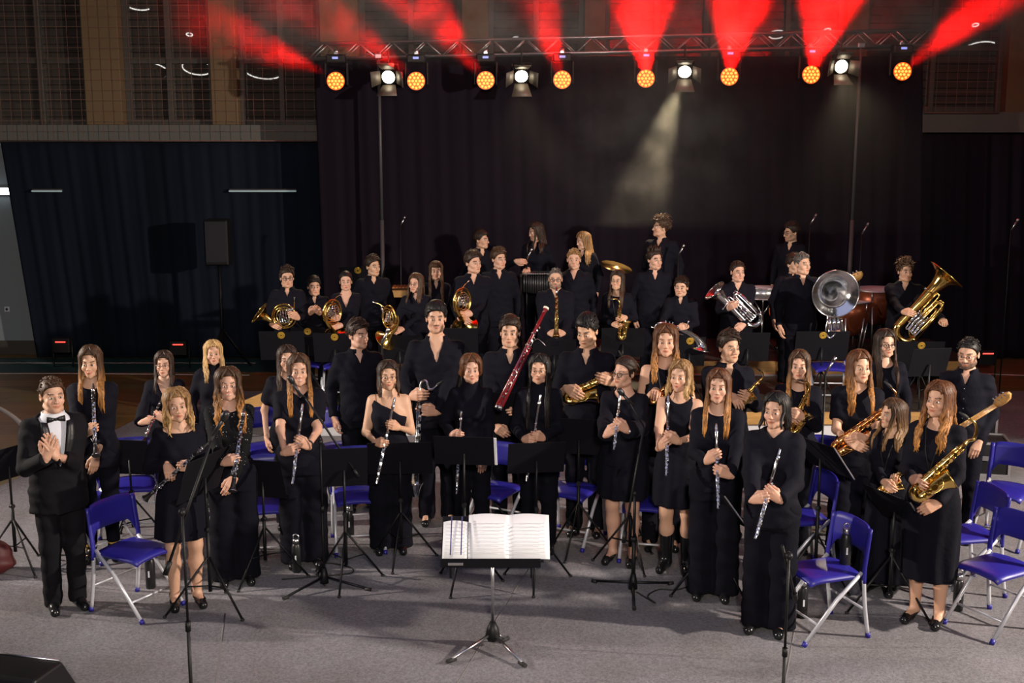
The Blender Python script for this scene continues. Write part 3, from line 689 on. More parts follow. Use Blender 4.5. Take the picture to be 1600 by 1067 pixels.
def clarinet(r):
    mb = MB(); mb.tube([(0, 0, z) for z in (.10, .2, .52)], [.0155, .0135, .013], 14); mb.build('clarinet_body', M['grenadilla'], r)
    mb = MB(); mb.tube([(0, 0, z) for z in (0, .004, .03, .065, .10)], [.031, .030, .021, .0165, .0155], 18); mb.build('bell', M['grenadilla'], r)
    mb = MB(); mb.tube([(0, 0, .52), (0, 0, .55), (0, 0, .585)], [.0145, .0165, .0145], 14); mb.build('barrel', M['grenadilla'], r)
    mb = MB(); mb.tube([(0, 0, .585), (0, .001, .62), (0, .006, .672)], [.0125, .012, .006], 12, flat=.8); mb.build('mouthpiece', M['rubber'], r)
    mb = MB()
    for z in (.10, .30, .315, .52, .585, .004): mb.ring((0, 0, z), .0152 if z > .02 else .031, .0022)
    mb.build('joint_rings', M['silver'], r)
    mb = MB(); mb.rod((0, 0, .592), (0, 0, .618), .0142, 12); mb.build('ligature', M['silver'], r)
    mb = MB(); keys(mb, np.linspace(.13, .49, 20), .0085, .0175, .15)
    for a in (.6, -.5): mb.rod((.018*math.sin(a), -.018*math.cos(a), .12), (.018*math.sin(a), -.018*math.cos(a), .46), .0023, 6)
    for i in range(4): mb.rod((-.012+.008*i, -.02, .12+.01*i), (-.026+.017*i, -.022, .155+.006*i), .0035, 6)
    mb.build('keywork', M['silver'], r)
def bass_clarinet(r):
    mb = MB(); mb.tube([(0, 0, .06), (0, 0, .75)], [.019, .017], 14); mb.build('clarinet_body', M['grenadilla'], r)
    mb = MB(); mb.tube(smooth_path([(0, 0, .75), (0, 0, .82), (.015, -.01, .875), (.05, -.02, .875), (.07, -.025, .82), (.10, -.03, .815), (.14, -.035, .85)], 30), np.linspace(.013, .009, 30), 12); mb.ring((0, 0, .755), .019, .004); mb.build('neck', M['silver'], r)
    mb = MB(); mb.tube([(.14, -.035, .85), (.19, -.045, .885)], [.013, .007], 10); mb.build('mouthpiece', M['rubber'], r)
    mb = MB(); mb.tube(smooth_path([(0, 0, .08), (0, -.005, .01), (0, -.045, -.03), (0, -.10, .0), (0, -.125, .075)], 24), np.interp(np.linspace(0, 1, 24), [0, .5, .8, 1], [.018, .026, .04, .066]), 20); mb.build('bell', M['silver'], r)
    mb = MB(); keys(mb, np.linspace(.10, .72, 26), .013, .024, .1)
    for a in (.7, -.7, 0): mb.rod((.025*math.sin(a), -.025*math.cos(a), .08), (.025*math.sin(a), -.025*math.cos(a), .7), .003, 6)
    mb.build('keywork', M['silver'], r)
def bassoon(r):
    mb = MB(); mb.tube([(0, 0, z) for z in (.0, .45, .9, 1.19)], [.030, .026, .02, .019], 14); mb.build('long_joint', M['bassoon_red'], r)
    mb = MB(); mb.tube([(.034, 0, 0), (.034, 0, .45), (.034, 0, .78)], [.027, .021, .015], 12); mb.build('wing_joint', M['bassoon_red'], r)
    mb = MB(); mb.tube([(.017, 0, -.02), (.017, 0, .02)], [.046, .048], 16); mb.ring((.017, 0, .0), .046, .005); mb.build('boot_cap', M['silver'], r)
    mb = MB(); mb.tube([(0, 0, 1.19), (0, 0, 1.23), (0, 0, 1.25), (0, 0, 1.27)], [.019, .021, .027, .029], 16); mb.build('bell_joint', M['bassoon_red'], r)
    mb = MB(); mb.tube([(0, 0, 1.255), (0, 0, 1.278)], [.031, .032], 18); mb.build('bell_ring', M['ivory'], r)
    mb = MB(); mb.tube(smooth_path([(.034, 0, .78), (.034, -.01, .84), (.06, -.05, .88), (.12, -.09, .86), (.17, -.12, .83)], 20), .0035, 8); mb.build('bocal', M['silver'], r)
    mb = MB(); keys(mb, np.linspace(.08, 1.02, 22), .013, .034, .4)
    for z in (.45, .78, .93): mb.ring((0, 0, z), .025, .005)
    mb.rod((-.016, -.03, .06), (-.016, -.026, 1.0), .003, 6); mb.rod((.03, -.033, .05), (.03, -.026, .7), .003, 6); mb.build('keywork', M['silver'], r)
def saxophone(m, tenor=False):
    def fn(r):
        k = 1.18 if tenor else 1.; e = .082
        mb = MB(); n = 14; mb.tube([(0, 0, z) for z in np.linspace(.56, .06, n)], np.linspace(.0125, .030, n)*k, 16)
        mb.build('body_tube', M[m], r)
        mb = MB(); a = np.linspace(0, math.pi, 12); mb.tube([(e/2-e/2*math.cos(t), 0, .06-e*.62*math.sin(t)) for t in a], np.linspace(.030, .040, 12)*k, 16); mb.ring((0, 0, .06), .032*k, .004); mb.ring((e, 0, .06), .041*k, .004); mb.build('bow', M[m], r)
        mb = MB(); z = np.linspace(.06, .30, 12); mb.tube([(e+.012*t+.03*t**3, -.012*t*t, zz) for t, zz in zip(np.linspace(0, 1, 12), z)], np.array([.040, .041, .042, .044, .046, .048, .051, .054, .058, .063, .069, .077])*k, 22, cap=False)
        mb.tube([(e+.042, -.012, .30), (e+.03, -.01, .26), (e+.01, -.004, .17)], np.array([.074, .056, .040])*k, 22, cap=False); mb.ring((e+.042, -.012, .30), .077*k, .0035, unit(V3(.14, -.08, 1))); mb.build('bell', M[m], r)
        mb = MB(); mb.tube(smooth_path([(0, 0, .56), (0, 0, .61), (-.02, 0, .655), (-.065, 0, .68), (-.115, 0, .675)] if not tenor else [(0, 0, .56), (.0, 0, .60), (.02, 0, .64), (-.02, 0, .70), (-.08, 0, .73), (-.14, 0, .715)], 22), np.linspace(.013, .009, 22)*k, 12); mb.ring((0, 0, .565), .0155*k, .004); mb.build('neck', M[m], r)
        p = V3(-.115, 0, .675) if not tenor else V3(-.14, 0, .715)
        mb = MB(); mb.tube([p, p+V3(-.03, 0, -.002), p+V3(-.085, 0, -.015)], [.0135, .0135, .006], 12, flat=.85); mb.build('mouthpiece', M['rubber'], r)
        mb = MB(); keys(mb, np.linspace(.10, .53, 17), .0155, .034, .2); keys(mb, np.linspace(.12, .5, 9), .012, .036, -1.1)
        for a in (.75, -.6, 1.4, -1.5): mb.rod((.034*math.sin(a), -.034*math.cos(a), .08), (.026*math.sin(a), -.026*math.cos(a), .53), .0035, 6)
        for zz in (.10, .16, .22): mb.rod((e-.01, -.05, zz), (e-.01, -.062, zz), .026, 14)
        mb.tube(smooth_path([(e-.03, -.06, .08), (e+.02, -.078, .14), (e+.02, -.078, .21), (e-.02, -.06, .25)], 14), .003, 6)
        for zz in np.linspace(.12, .5, 7): mb.ring((.0, -.034, zz), .014, .0025, (0, 1, 0), 14, 6)
        mb.build('keywork', M[m], r)
    return fn
def soprano(r):
    mb = MB(); mb.tube([(0, 0, z) for z in (0, .01, .06, .5)], [.042, .036, .026, .010], 16); mb.build('body_tube', M['dark_brass'], r)
    mb = MB(); mb.tube([(0, 0, .5), (0, .002, .54), (0, .012, .60)], [.012, .0125, .007], 10); mb.build('mouthpiece', M['silver'], r)
    mb = MB(); keys(mb, np.linspace(.06, .46, 20), .011, .022, .1); mb.rod((.016, -.02, .05), (.012, -.014, .46), .003, 6); mb.rod((-.016, -.02, .05), (-.012, -.014, .46), .003, 6); mb.build('keywork', M['gold'], r)
def oboe_dark(r): clarinet(r)
def horn(r):                               # coil in the XZ plane around the origin, bell mouth towards -X
    mb = MB(); t = np.linspace(rad(250), rad(-110), 40)
    mb.tube(np.array([V3(.145*math.cos(a), .0, .145*math.sin(a)) for a in t]), np.linspace(.013, .009, 40), 10)
    for R_, y in ((.118, -.022), (.100, .022), (.085, -.030)): mb.ring((0, y, 0), R_, .0075, (0, 1, 0), 36, 8)
    mb.build('coil', M['gold'], r)
    mb = MB(); p = smooth_path([(.05, .03, -.137), (-.03, .035, -.145), (-.12, .03, -.11), (-.19, .01, -.05), (-.25, -.01, -.01), (-.30, -.03, .03)], 26)
    mb.tube(p, np.interp(np.linspace(0, 1, 26), [0, .3, .6, .8, .93, 1], [.014, .018, .030, .055, .105, .148]), 26, cap=False); mb.tube(p[::-1], np.interp(np.linspace(1, 0, 26), [0, .3, .6, .8, .93, 1], [.012, .016, .027, .051, .100, .145]), 26, cap=False)
    mb.ring(p[-1], .147, .004, p[-1]-p[-2], 30); mb.build('bell', M['gold'], r)
    mb = MB()
    for i in range(4):
        x = -.045+.032*i; mb.rod((x, -.045, .02-.02*i), (x, .03, .02-.02*i), .0145, 12); mb.rod((x, -.052, .02-.02*i), (x, -.045, .02-.02*i), .016, 12)
        mb.tube(smooth_path([(x, -.03, .0-.02*i), (x+.005, -.035, -.05), (x+.015, -.035, -.075), (x+.025, -.035, -.05), (x+.022, -.03, .0)], 14), .006, 8)
        mb.tube(smooth_path([(x, .015, .03-.02*i), (x-.005, .02, .065), (x+.008, .02, .085), (x+.02, .02, .065), (x+.02, .015, .02)], 14), .006, 8)
    mb.build('valves', M['silver'], r)
    mb = MB()
    for i in range(3): mb.rod((.04+.018*i, -.05, .05), (.085+.018*i, -.06, .09), .004, 6); mb.ball((.09+.018*i, -.06, .095), (.009, .004, .012), 8)
    mb.build('valve_levers', M['silver'], r)
    mb = MB(); mb.tube(smooth_path([(.10, -.02, .03), (.13, -.04, .09), (.145, -.06, .15), (.15, -.075, .20)], 12), .005, 8); mb.build('leadpipe', M['gold'], r)
    mb = MB(); mb.tube([(.15, -.075, .20), (.152, -.08, .225), (.153, -.083, .245), (.153, -.084, .25)], [.004, .006, .011, .012], 12); mb.build('mouthpiece', M['silver'], r)
def lowbrass(m, tuba=False):               # bell up +Z, from bottom bow z=0 to the bell rim z=1
    def fn(r):
        mb = MB(); p = smooth_path([(-.10, 0, .12), (-.10, 0, .3), (-.095, 0, .55), (-.09, 0, .78), (-.09, 0, .92), (-.09, 0, 1.0)], 30); R_ = np.interp(np.linspace(0, 1, 30), [0, .35, .62, .80, .92, 1], np.array([.050, .056, .078, .115, .175, .25 if tuba else .215]))
        mb.tube(p, R_, 30, cap=False); mb.tube(p[::-1], (R_-.006)[::-1], 30, cap=False); mb.ring(p[-1], .25 if tuba else .215, .007, (0, 0, 1), 34); mb.build('bell', M[m], r)
        mb = MB(); a = np.linspace(0, math.pi, 16); mb.tube([(.04-.14*math.cos(t), 0, .13-.13*math.sin(t)) for t in a], np.linspace(.050, .036, 16), 16); mb.tube([(.18, 0, .13), (.18, 0, .60)], [.036, .028], 14)
        mb.tube([(.11+.07*math.cos(t), 0, .60+.075*math.sin(t)) for t in np.linspace(0, math.pi, 12)], np.linspace(.028, .022, 12), 12); mb.tube([(.04, 0, .60), (.04, 0, .16)], [.022, .019], 12); mb.build('bows', M[m], r)
        mb = MB()
        for i in range(4 if tuba else 3):
            x = -.035+.046*i; mb.rod((x, -.055, .24), (x, -.055, .40), .0195, 14); mb.rod((x, -.055, .40), (x, -.055, .405), .022, 14); mb.rod((x, -.055, .232), (x, -.055, .24), .021, 14)
            mb.tube(smooth_path([(x, -.075, .26), (x, -.09, .20), (x+.005, -.092, .16), (x+.028, -.09, .15), (x+.036, -.085, .2), (x+.032, -.075, .27)], 16), .0085, 8)
        mb.build('valves', M['silver'], r)
        mb = MB()
        for i in range(4 if tuba else 3):
            x = -.035+.046*i; mb.rod((x, -.055, .405), (x, -.055, .43), .005, 8); mb.rod((x, -.055, .43), (x, -.055, .437), .013, 12)
        mb.build('valve_buttons', M['silver'], r)
        mb = MB()
        for i, (x0, x1, z0, z1, y) in enumerate(((.07, .145, .2, .66, -.05), (.085, .16, .15, .58, .045), (-.03, .02, .45, .74, -.05), (.1, .17, .3, .7, .05))):
            mb.tube(smooth_path([(x0, y, z0), (x0, y, z1-.03), ((x0+x1)/2, y, z1), (x1, y, z1-.03), (x1, y, z0), ((x0+x1)/2, y, z0-.03), (x0, y, z0)], 36), .0105 if not tuba else .013, 8)
        mb.tube(smooth_path([(-.03, -.05, .62), (-.06, -.09, .68), (-.12, -.12, .70), (-.18, -.13, .69)], 16), .008, 8)
        mb.build('tubing', M[m], r)
        mb = MB(); mb.tube([(-.18, -.13, .69), (-.21, -.135, .688), (-.235, -.138, .686)], [.007, .011, .018], 12); mb.build('mouthpiece', M['silver'], r)
    return fn
def bell_front(r):                         # bell faces -Y, bell mouth at the origin, body hangs below
    mb = MB(); p = smooth_path([(0, 0, 0), (0, .07, 0), (0, .16, -.01), (0, .24, -.05), (0, .28, -.14), (0, .26, -.24)], 40); R_ = np.interp(np.linspace(0, 1, 40), [0, .06, .13, .17, .28, .5, 1], [.268, .232, .195, .18, .14, .08, .042])
    mb.tube(p, R_, 36, cap=False); mb.tube(p[::-1], (R_-.006)[::-1], 36, cap=False); mb.ring((0, 0, 0), .268, .007, (0, 1, 0), 40); mb.build('bell', M['silver'], r)
    mb = MB(); mb.ring((0, .05, 0), .193, .006, (0, 1, 0), 40); mb.build('bell_crease', M['silver'], r)
    mb = MB(); mb.tube(smooth_path([(0, .26, -.24), (.0, .2, -.40), (.02, .14, -.52), (.08, .1, -.55), (.12, .1, -.46), (.10, .1, -.3)], 26), np.linspace(.042, .022, 26), 14)
    mb.tube(smooth_path([(-.06, .06, -.3), (-.08, .05, -.45), (-.03, .05, -.52), (.03, .05, -.45), (.02, .06, -.3), (-.02, .06, -.27), (-.06, .06, -.3)], 30), .012, 8); mb.build('tubing', M['silver'], r)
    mb = MB()
    for i in range(3): mb.rod((-.05+.05*i, .02, -.42), (-.05+.05*i, .02, -.28), .02, 14); mb.rod((-.05+.05*i, .02, -.28), (-.05+.05*i, .02, -.25), .006, 8); mb.rod((-.05+.05*i, .02, -.25), (-.05+.05*i, .02, -.244), .013, 10)
    mb.build('valves', M['silver'], r)
def tenor_horn(r):                         # lies along +X: slide pair on the left, bell to the right and down
    mb = MB(); p = smooth_path([(-.16, 0, .02), (.0, 0, .0), (.14, 0, -.035), (.26, 0, -.085), (.33, 0, -.15), (.335, 0, -.2)], 26); mb.tube(p, np.interp(np.linspace(0, 1, 26), [0, .5, .75, .9, 1], [.016, .032, .05, .075, .11]), 24, cap=False); q = p[::-1]
    mb.tube(q, np.interp(np.linspace(1, 0, 26), [0, .5, .75, .9, 1], [.013, .028, .046, .07, .106]), 24, cap=False); mb.ring(p[-1], .108, .005, p[-1]-p[-2], 28); mb.build('bell', M['silver'], r)
    mb = MB(); mb.ring((-.16, .0, -.05), .075, .011, (0, 1, .2), 26, 10); mb.ring((-.10, -.02, -.06), .06, .009, (0, 1, 0), 22, 8); mb.tube([(-.28, -.02, -.05), (.1, -.02, -.07)], .008, 8); mb.build('tubing', M['silver'], r)
    mb = MB()
    for i in range(3): mb.rod((-.13+.04*i, -.04, -.11), (-.13+.04*i, -.04, .02), .017, 12); mb.rod((-.13+.04*i, -.04, .02), (-.13+.04*i, -.04, .05), .005, 8); mb.rod((-.13+.04*i, -.04, .05), (-.13+.04*i, -.04, .056), .012, 10)
    mb.build('valves', M['silver'], r)
    mb = MB(); mb.tube([(.12, -.03, .02), (.12, -.03, .08), (.122, -.03, .105)], [.004, .008, .014], 10); mb.build('mouthpiece', M['silver'], r)
def bass_guitar(body_m):
    def fn(r):                             # neck along +Z, headstock at the top, front -Y
        s = SDF((-.22, -.05, -.36), (.22, .05, .2), .0095)
        for c, q in (((-.0, 0, -.2), (.165, .08, .13)), ((0, 0, -.05), (.12, .08, .11)), ((-.10, 0, .03), (.055, .08, .10)), ((.10, 0, .0), (.05, .08, .08))): s.ell(c, q, .04)
        s.cut(lambda X, Y, Z: np.abs(Y)-.021+0*X+0*Z); v, f = s.mesh(); mesh_obj('guitar_body', v, f, M[body_m], r)
        mb = MB(); mb.tube([(0, -.026, -.02), (0, -.026, .3), (0, -.026, .74)], [.036, .032, .028], 10, flat=.5, up=(1, 0, 0)); mb.build('neck', M['guitar_wood'], r)
        mb = MB(); g = [[V3(x*w+dx, -.02-(.012 if k == 0 else 0)*0, z) for x in (-1, 0, 1)] for k, (z, w, dx) in enumerate(((.73, .026, 0), (.78, .05, -.008), (.86, .055, -.012), (.93, .045, -.018), (.97, .02, -.03)))]; mb.sheet(np.array(g), .016); mb.build('headstock', M['guitar_wood'], r)
        mb = MB()
        for i in range(4): z = .78+.045*i; mb.rod((-.035-.004*i, -.036, z), (-.035-.004*i, -.01, z), .007, 8); mb.ball((-.075, -.02, z), (.016, .004, .012), 8); mb.rod((-.075, -.02, z), (-.03, -.02, z), .003, 6)
        mb.build('tuning_pegs', M['silver'], r)
        mb = MB()
        for i in range(4): mb.rod((-.018+.012*i, -.047, -.2), (-.018+.012*i, -.045, .74), .0012, 5)
        mb.build('strings', M['silver'], r)
        mb = MB(); mb.box((0, -.028, -.1), (.09, .014, .04), .004); mb.box((0, -.028, -.21), (.08, .014, .03), .004); mb.build('pickups', M['rubber'], r)
    return fn
KINDS = dict(flute=('flute', 'flute', flute), clarinet=('clarinet', 'clarinet', clarinet), bass_clarinet=('bass_clarinet', 'clarinet', bass_clarinet), bassoon=('bassoon', 'bassoon', bassoon),
             alto_gold=('alto_saxophone', 'saxophone', saxophone('gold')), alto_copper=('alto_saxophone', 'saxophone', saxophone('copper_gold')), tenor=('tenor_saxophone', 'saxophone', saxophone('gold', True)),
             soprano=('soprano_saxophone', 'saxophone', soprano), horn=('french_horn', 'horn', horn), euphonium=('euphonium', 'euphonium', lowbrass('silver')), tuba=('tuba', 'tuba', lowbrass('gold', True)),
             bell_front=('marching_tuba', 'tuba', bell_front), tenor_horn=('tenor_horn', 'horn', tenor_horn), bass_maple=('bass_guitar', 'guitar', bass_guitar('stand_black')), bass_red=('bass_guitar', 'guitar', bass_guitar('guitar_red')))
def woodwind(key, kind, label, top, bot, d, L, sgn=1, group=None, front=(0, -1, .15)):
    b, a = line_between(top, bot, d, L, sgn); INST[key] = (b, a); return place(kind, label, axis_frame(b, a, L, front), group)
def sax(key, kind, label, top, bow, hint, d, group=None, L=.6, sgn=0, flip=1):
    """top of the body tube, bottom bow, and a point on the bell's side, as seen in the photograph"""
    b, a = line_between(top, bow, d, L, sgn) if sgn else (P(*bow, d), P(*top, d)); sc = np.linalg.norm(a-b)/.56
    Z = unit(a-b); h_ = P(hint[0], hint[1], d-(hint[2] if len(hint) > 2 else 0))-b; X = unit(h_-(h_@Z)*Z); Y = np.cross(Z, X)
    INST[key] = (b, a); return place(kind, label, frame(b, X, Y, Z, sc), group)
# ---------------------------------------------------------------- the hall
DW, DC, DT = 18.3, 17.9, 17.0             # back wall, side curtain, truss
zat = lambda y, d, x=800: float(P(x, y, d)[2])
xat = lambda x, d, y=300: float(P(x, y, d)[0])
def boxobj(name, lo, hi, m, parent=None, b=.004):
    lo, hi = np.asarray(lo, float), np.asarray(hi, float); mb = MB(); mb.box((lo+hi)/2, np.abs(hi-lo), b); return mb.build(name, m, parent)
def mat_floor():
    m = mat('sports parquet', (.20, .10, .035), .38); nt = m.node_tree; b = nt.nodes['Principled BSDF']; L = nt.links.new
    tc = nt.nodes.new('ShaderNodeTexCoord'); br = nt.nodes.new('ShaderNodeTexBrick'); br.inputs['Scale'].default_value = 1
    br.inputs['Brick Width'].default_value = 1.2; br.inputs['Row Height'].default_value = .12; br.inputs['Mortar Size'].default_value = .004
    br.inputs['Color1'].default_value = (.33, .195, .065, 1); br.inputs['Color2'].default_value = (.23, .135, .045, 1); br.inputs['Mortar'].default_value = (.07, .035, .015, 1)
    n = nt.nodes.new('ShaderNodeTexNoise'); n.inputs['Scale'].default_value = .9; mx = nt.nodes.new('ShaderNodeMix'); mx.data_type = 'RGBA'; mx.blend_type = 'MULTIPLY'; mx.inputs[0].default_value = .6
    L(tc.outputs['Object'], br.inputs['Vector']); L(tc.outputs['Object'], n.inputs['Vector']); L(br.outputs[0], mx.inputs[6]); L(n.outputs['Color'], mx.inputs[7]); L(mx.outputs[2], b.inputs['Base Color']); return m
def mat_carpet():
    m = mat('grey exhibition carpet', (.30, .285, .29), .95, bump=.6, bscale=180); nt = m.node_tree; b = nt.nodes['Principled BSDF']; L = nt.links.new
    tc = nt.nodes.new('ShaderNodeTexCoord'); n = nt.nodes.new('ShaderNodeTexNoise'); n.inputs['Scale'].default_value = 55; n.inputs['Detail'].default_value = 5; n.inputs['Roughness'].default_value = .8
    n2 = nt.nodes.new('ShaderNodeTexNoise'); n2.inputs['Scale'].default_value = 1.3; n2.inputs['Detail'].default_value = 5
    r = nt.nodes.new('ShaderNodeValToRGB'); r.color_ramp.elements[0].color = (.092, .088, .098, 1); r.color_ramp.elements[1].color = (.25, .242, .265, 1); r.color_ramp.elements[0].position = .32; r.color_ramp.elements[1].position = .66
    r2 = nt.nodes.new('ShaderNodeValToRGB'); r2.color_ramp.elements[0].color = (.80, .78, .74, 1); r2.color_ramp.elements[1].color = (1, 1, 1, 1); r2.color_ramp.elements[0].position = .35; r2.color_ramp.elements[1].position = .6
    mx = nt.nodes.new('ShaderNodeMix'); mx.data_type = 'RGBA'; mx.blend_type = 'MULTIPLY'; mx.inputs[0].default_value = 1
    L(tc.outputs['Object'], n.inputs['Vector']); L(tc.outputs['Object'], n2.inputs['Vector']); L(n.outputs['Fac'], r.inputs[0]); L(n2.outputs['Fac'], r2.inputs[0]); L(r.outputs[0], mx.inputs[6]); L(r2.outputs[0], mx.inputs[7]); L(mx.outputs[2], b.inputs['Base Color']); return m
M['parquet'] = mat_floor(); M['carpet'] = mat_carpet()
M['wall'] = mat('grey painted wall', (.06, .055, .055), .85, bump=.1, bscale=8)
M['wall_low'] = mat('blue grey wall paint', (.20, .235, .26), .8)
M['pillar'] = mat('ochre painted pillar', (.125, .082, .04), .8, bump=.15, bscale=12)
M['ledge'] = mat('grey concrete block ledge', (.10, .10, .092), .85, bump=.2, bscale=10)
M['line_white'] = mat('white court line', (.62, .60, .56), .5)
M['teal_line'] = mat('teal court paint', (.015, .06, .06), .5)
M['frame_dark'] = mat('dark window frame', (.05, .043, .037), .6)
def mat_pane():
    m = mat('dark window pane', (.05, .042, .036), .012, spec=.8); nt = m.node_tree; b = nt.nodes['Principled BSDF']; L = nt.links.new
    tc = nt.nodes.new('ShaderNodeTexCoord'); sx = nt.nodes.new('ShaderNodeSeparateXYZ'); w = nt.nodes.new('ShaderNodeMath'); w.operation = 'PINGPONG'; w.inputs[1].default_value = .06
    c = nt.nodes.new('ShaderNodeMath'); c.operation = 'LESS_THAN'; c.inputs[1].default_value = .009; mx = nt.nodes.new('ShaderNodeMix'); mx.data_type = 'RGBA'; mx.inputs[6].default_value = (.050, .043, .038, 1); mx.inputs[7].default_value = (.024, .020, .018, 1)
    L(tc.outputs['Object'], sx.inputs[0]); L(sx.outputs['Z'], w.inputs[0]); L(w.outputs[0], c.inputs[0]); L(c.outputs[0], mx.inputs[0]); L(mx.outputs[2], b.inputs['Base Color']); return m
M['pane'] = mat_pane()
M['teal_drape'] = mat('dark teal drape', (.0058, .0092, .0170), .9, spec=.1, var=.3, vscale=1.2, stretch=(1.5, 1, .2))
M['black_drape'] = mat('black stage drape', (.0105, .0078, .0135), .95, spec=.05)
M['net'] = mat('brown net cord', (.16, .08, .06), .8)
M['grey_skirt'] = mat('light grey riser front', (.55, .54, .56), .8, bump=.2, bscale=30)
M['riser_top'] = mat('dark riser deck', (.035, .028, .022), .6)
M['alu'] = mat('aluminium tube', (.55, .54, .55), .32, .9)
M['mast'] = mat('dark grey mast', (.05, .05, .055), .5)
M['lamp_black'] = mat('black lamp housing', (.006, .006, .007), .5, spec=.3)
M['red_vinyl'] = mat('dark red vinyl', (.06, .005, .006), .6)
M['grille'] = mat('speaker grille cloth', (.012, .012, .018), .8, bump=.4, bscale=200)
M['led_red'] = mat('red led strip', (.3, 0, 0), .5, emit=(1, .04, .03), es=5)
M['tube_white'] = mat('fluorescent tube', (.8, .8, .8), .5, emit=(.85, .95, 1), es=6)
M['tube_dim'] = mat('veiled light strip', (.3, .4, .4), .5, emit=(.5, .75, .8), es=.17)
M['ring_lamp'] = mat('ring lamp tube', (.8, .8, .8), .5, emit=(1, .95, .88), es=14)
# floor, walls, ceiling
fl = boxobj('floor', (-12, -3, -.2), (12, DW, 0), M['parquet']); structure(fl)
zl, zh = zat(222, DW), zat(195, DW); xr = xat(1436, DW, 190)
structure(boxobj('wall_back', (-12, DW, 0), (12, DW+.25, zl), M['wall_low']))
structure(boxobj('wall_back_upper', (-12, DW+.35, zl), (12, DW+.6, 8.2), M['wall']))
structure(boxobj('ceiling', (-12, -3, 8.2), (12, DW+.6, 8.4), M['wall']))
structure(boxobj('wall_left', (-12.2, -3, 0), (-12, DW+.6, 8.2), M['wall'])); structure(boxobj('wall_right', (12, -3, 0), (12.2, DW+.6, 8.2), M['wall']))
structure(boxobj('wall_front', (-12, -3.2, 0), (12, -3, 8.2), M['wall']))
structure(boxobj('trim_1', (-12, DW-.12, zl), (xat(500, DW, 200), DW+.35, zh), M['ledge']))
structure(boxobj('trim_2', (xat(500, DW, 200), DW-.12, zl+.0), (xr-.3, DW+.35, zh+.08), M['ledge']))
structure(boxobj('trim_3', (xr-.3, DW-.12, zat(207, DW)), (12, DW+.35, zat(175, DW)), M['ledge']))
pil = [(-75, -20), (133, 190), (330, 371), (502, 561), (722, 763), (912, 945), (1108, 1145), (1318, 1352), (1572, 1640)]
for i, (a, b) in enumerate(pil): structure(boxobj('trim_%d' % (i+4), (xat(a, DW, 120), DW-.06, zh), (xat(b, DW, 120), DW+.36, 8.2), M['pillar'], b=.01))
for i in range(len(pil)-1):               # glazed bays between the pillars
    x0, x1 = xat(pil[i][1], DW, 120), xat(pil[i+1][0], DW, 120); z0 = zh if i < 7 else zat(175, DW); z1 = 8.1; cols = 2; rows = [z0, z0+.95, z0+1.9, z0+3.0, z1]
    w = thing('window', 'x', 'window', ((x0+x1)/2, DW+.2, z0)); del w['label']; del w['category']; w.name = 'window_%d' % (i+1); structure(w); off = V3(-(x0+x1)/2, -(DW+.2), -z0)
    mb = MB()
    for k in range(cols+1):
        x = x0+(x1-x0)*k/cols; mb.box(V3(np.clip(x, x0+.04, x1-.04), DW+.19, (z0+z1)/2)+off, (.08, .1, z1-z0), .006)
    for z in rows: mb.box(V3((x0+x1)/2, DW+.2, np.clip(z, z0+.04, z1-.04))+off, (x1-x0, .09, .08), .006)
    mb.build('window_frame', M['frame_dark'], w)
    for k in range(cols):
        for q in range(4):
            xa, xb = x0+(x1-x0)*k/cols+.04, x0+(x1-x0)*(k+1)/cols-.04; mb = MB(); mb.box(V3((xa+xb)/2, DW+.24, (rows[q]+rows[q+1])/2)+off, (xb-xa, .02, rows[q+1]-rows[q]-.08), .002); mb.build('pane', M['pane'], w)
# carpet: one sheet with a slanting left edge
e0, e1 = G(0, 761), G(207, 659); dr = unit(e1-e0); p0 = e0-dr*6; p1 = e0+dr*((15.6-e0[1])/dr[1])
mb = MB(); v = [(p0[0], p0[1], 0), (7.6, p0[1], 0), (7.6, 15.6, 0), (p1[0], 15.6, 0)]; mb.add([(*q[:2], .002) for q in v]+[(*q[:2], .008) for q in v], [(3, 2, 1, 0), (4, 5, 6, 7), (0, 1, 5, 4), (1, 2, 6, 5), (2, 3, 7, 6), (3, 0, 4, 7)], False)
cp_ = mb.build('carpet', M['carpet']); tag(cp_, 'grey needle-felt carpet laid over the sports floor under the orchestra', 'carpet')
def floor_strip(pts, w, m, n):
    p = smooth_path(pts, 30); T = np.gradient(p, axis=0); nn = np.stack([-T[:, 1], T[:, 0], 0*T[:, 0]], -1); nn /= np.linalg.norm(nn, axis=1, keepdims=True)
    g = np.stack([p+nn*w/2, p-nn*w/2], 1); g[:, :, 2] = .001; mb = MB(); mb.sheet(g, .0018); return structure(mb.build(n, m))
floor_strip([G(-40, 620), G(0, 638), G(25, 655), G(40, 672), G(45, 690)], .07, M['line_white'], 'trim_20')
floor_strip([G(-40, 735), G(0, 730), G(22, 716), G(42, 695), G(46, 680)], .09, M['line_white'], 'trim_21')
floor_strip([G(-30, 583.5), G(150, 583.5), G(390, 586)], .05, M['line_white'], 'trim_22')
floor_strip([G(-30, 567), G(200, 567), G(400, 567)], .04, M['line_white'], 'trim_23')
floor_strip([G(1440, 575), G(1530, 583), G(1620, 587)], .05, M['line_white'], 'trim_24')
M['seam'] = mat('carpet seam tape', (.155, .14, .14), .9)
def seam(a, b, w, n):
    p = smooth_path([G(*a, .0085), G(*b, .0085)], 6); T = p[-1]-p[0]; q = unit(V3(-T[1], T[0], 0)); g = np.stack([p+q*w/2, p-q*w/2], 1); mb = MB(); mb.sheet(g, .001); structure(mb.build(n, M['seam']))
seam((352, 958), (334, 1090), .012, 'trim_26'); seam((1246, 958), (1222, 1090), .012, 'trim_27'); seam((830, 880), (700, 1090), .012, 'trim_28')
structure(boxobj('trim_25', (-12, 16.9, .0006), (-2.6, 18.0, .0016), M['teal_line'], b=.0002))
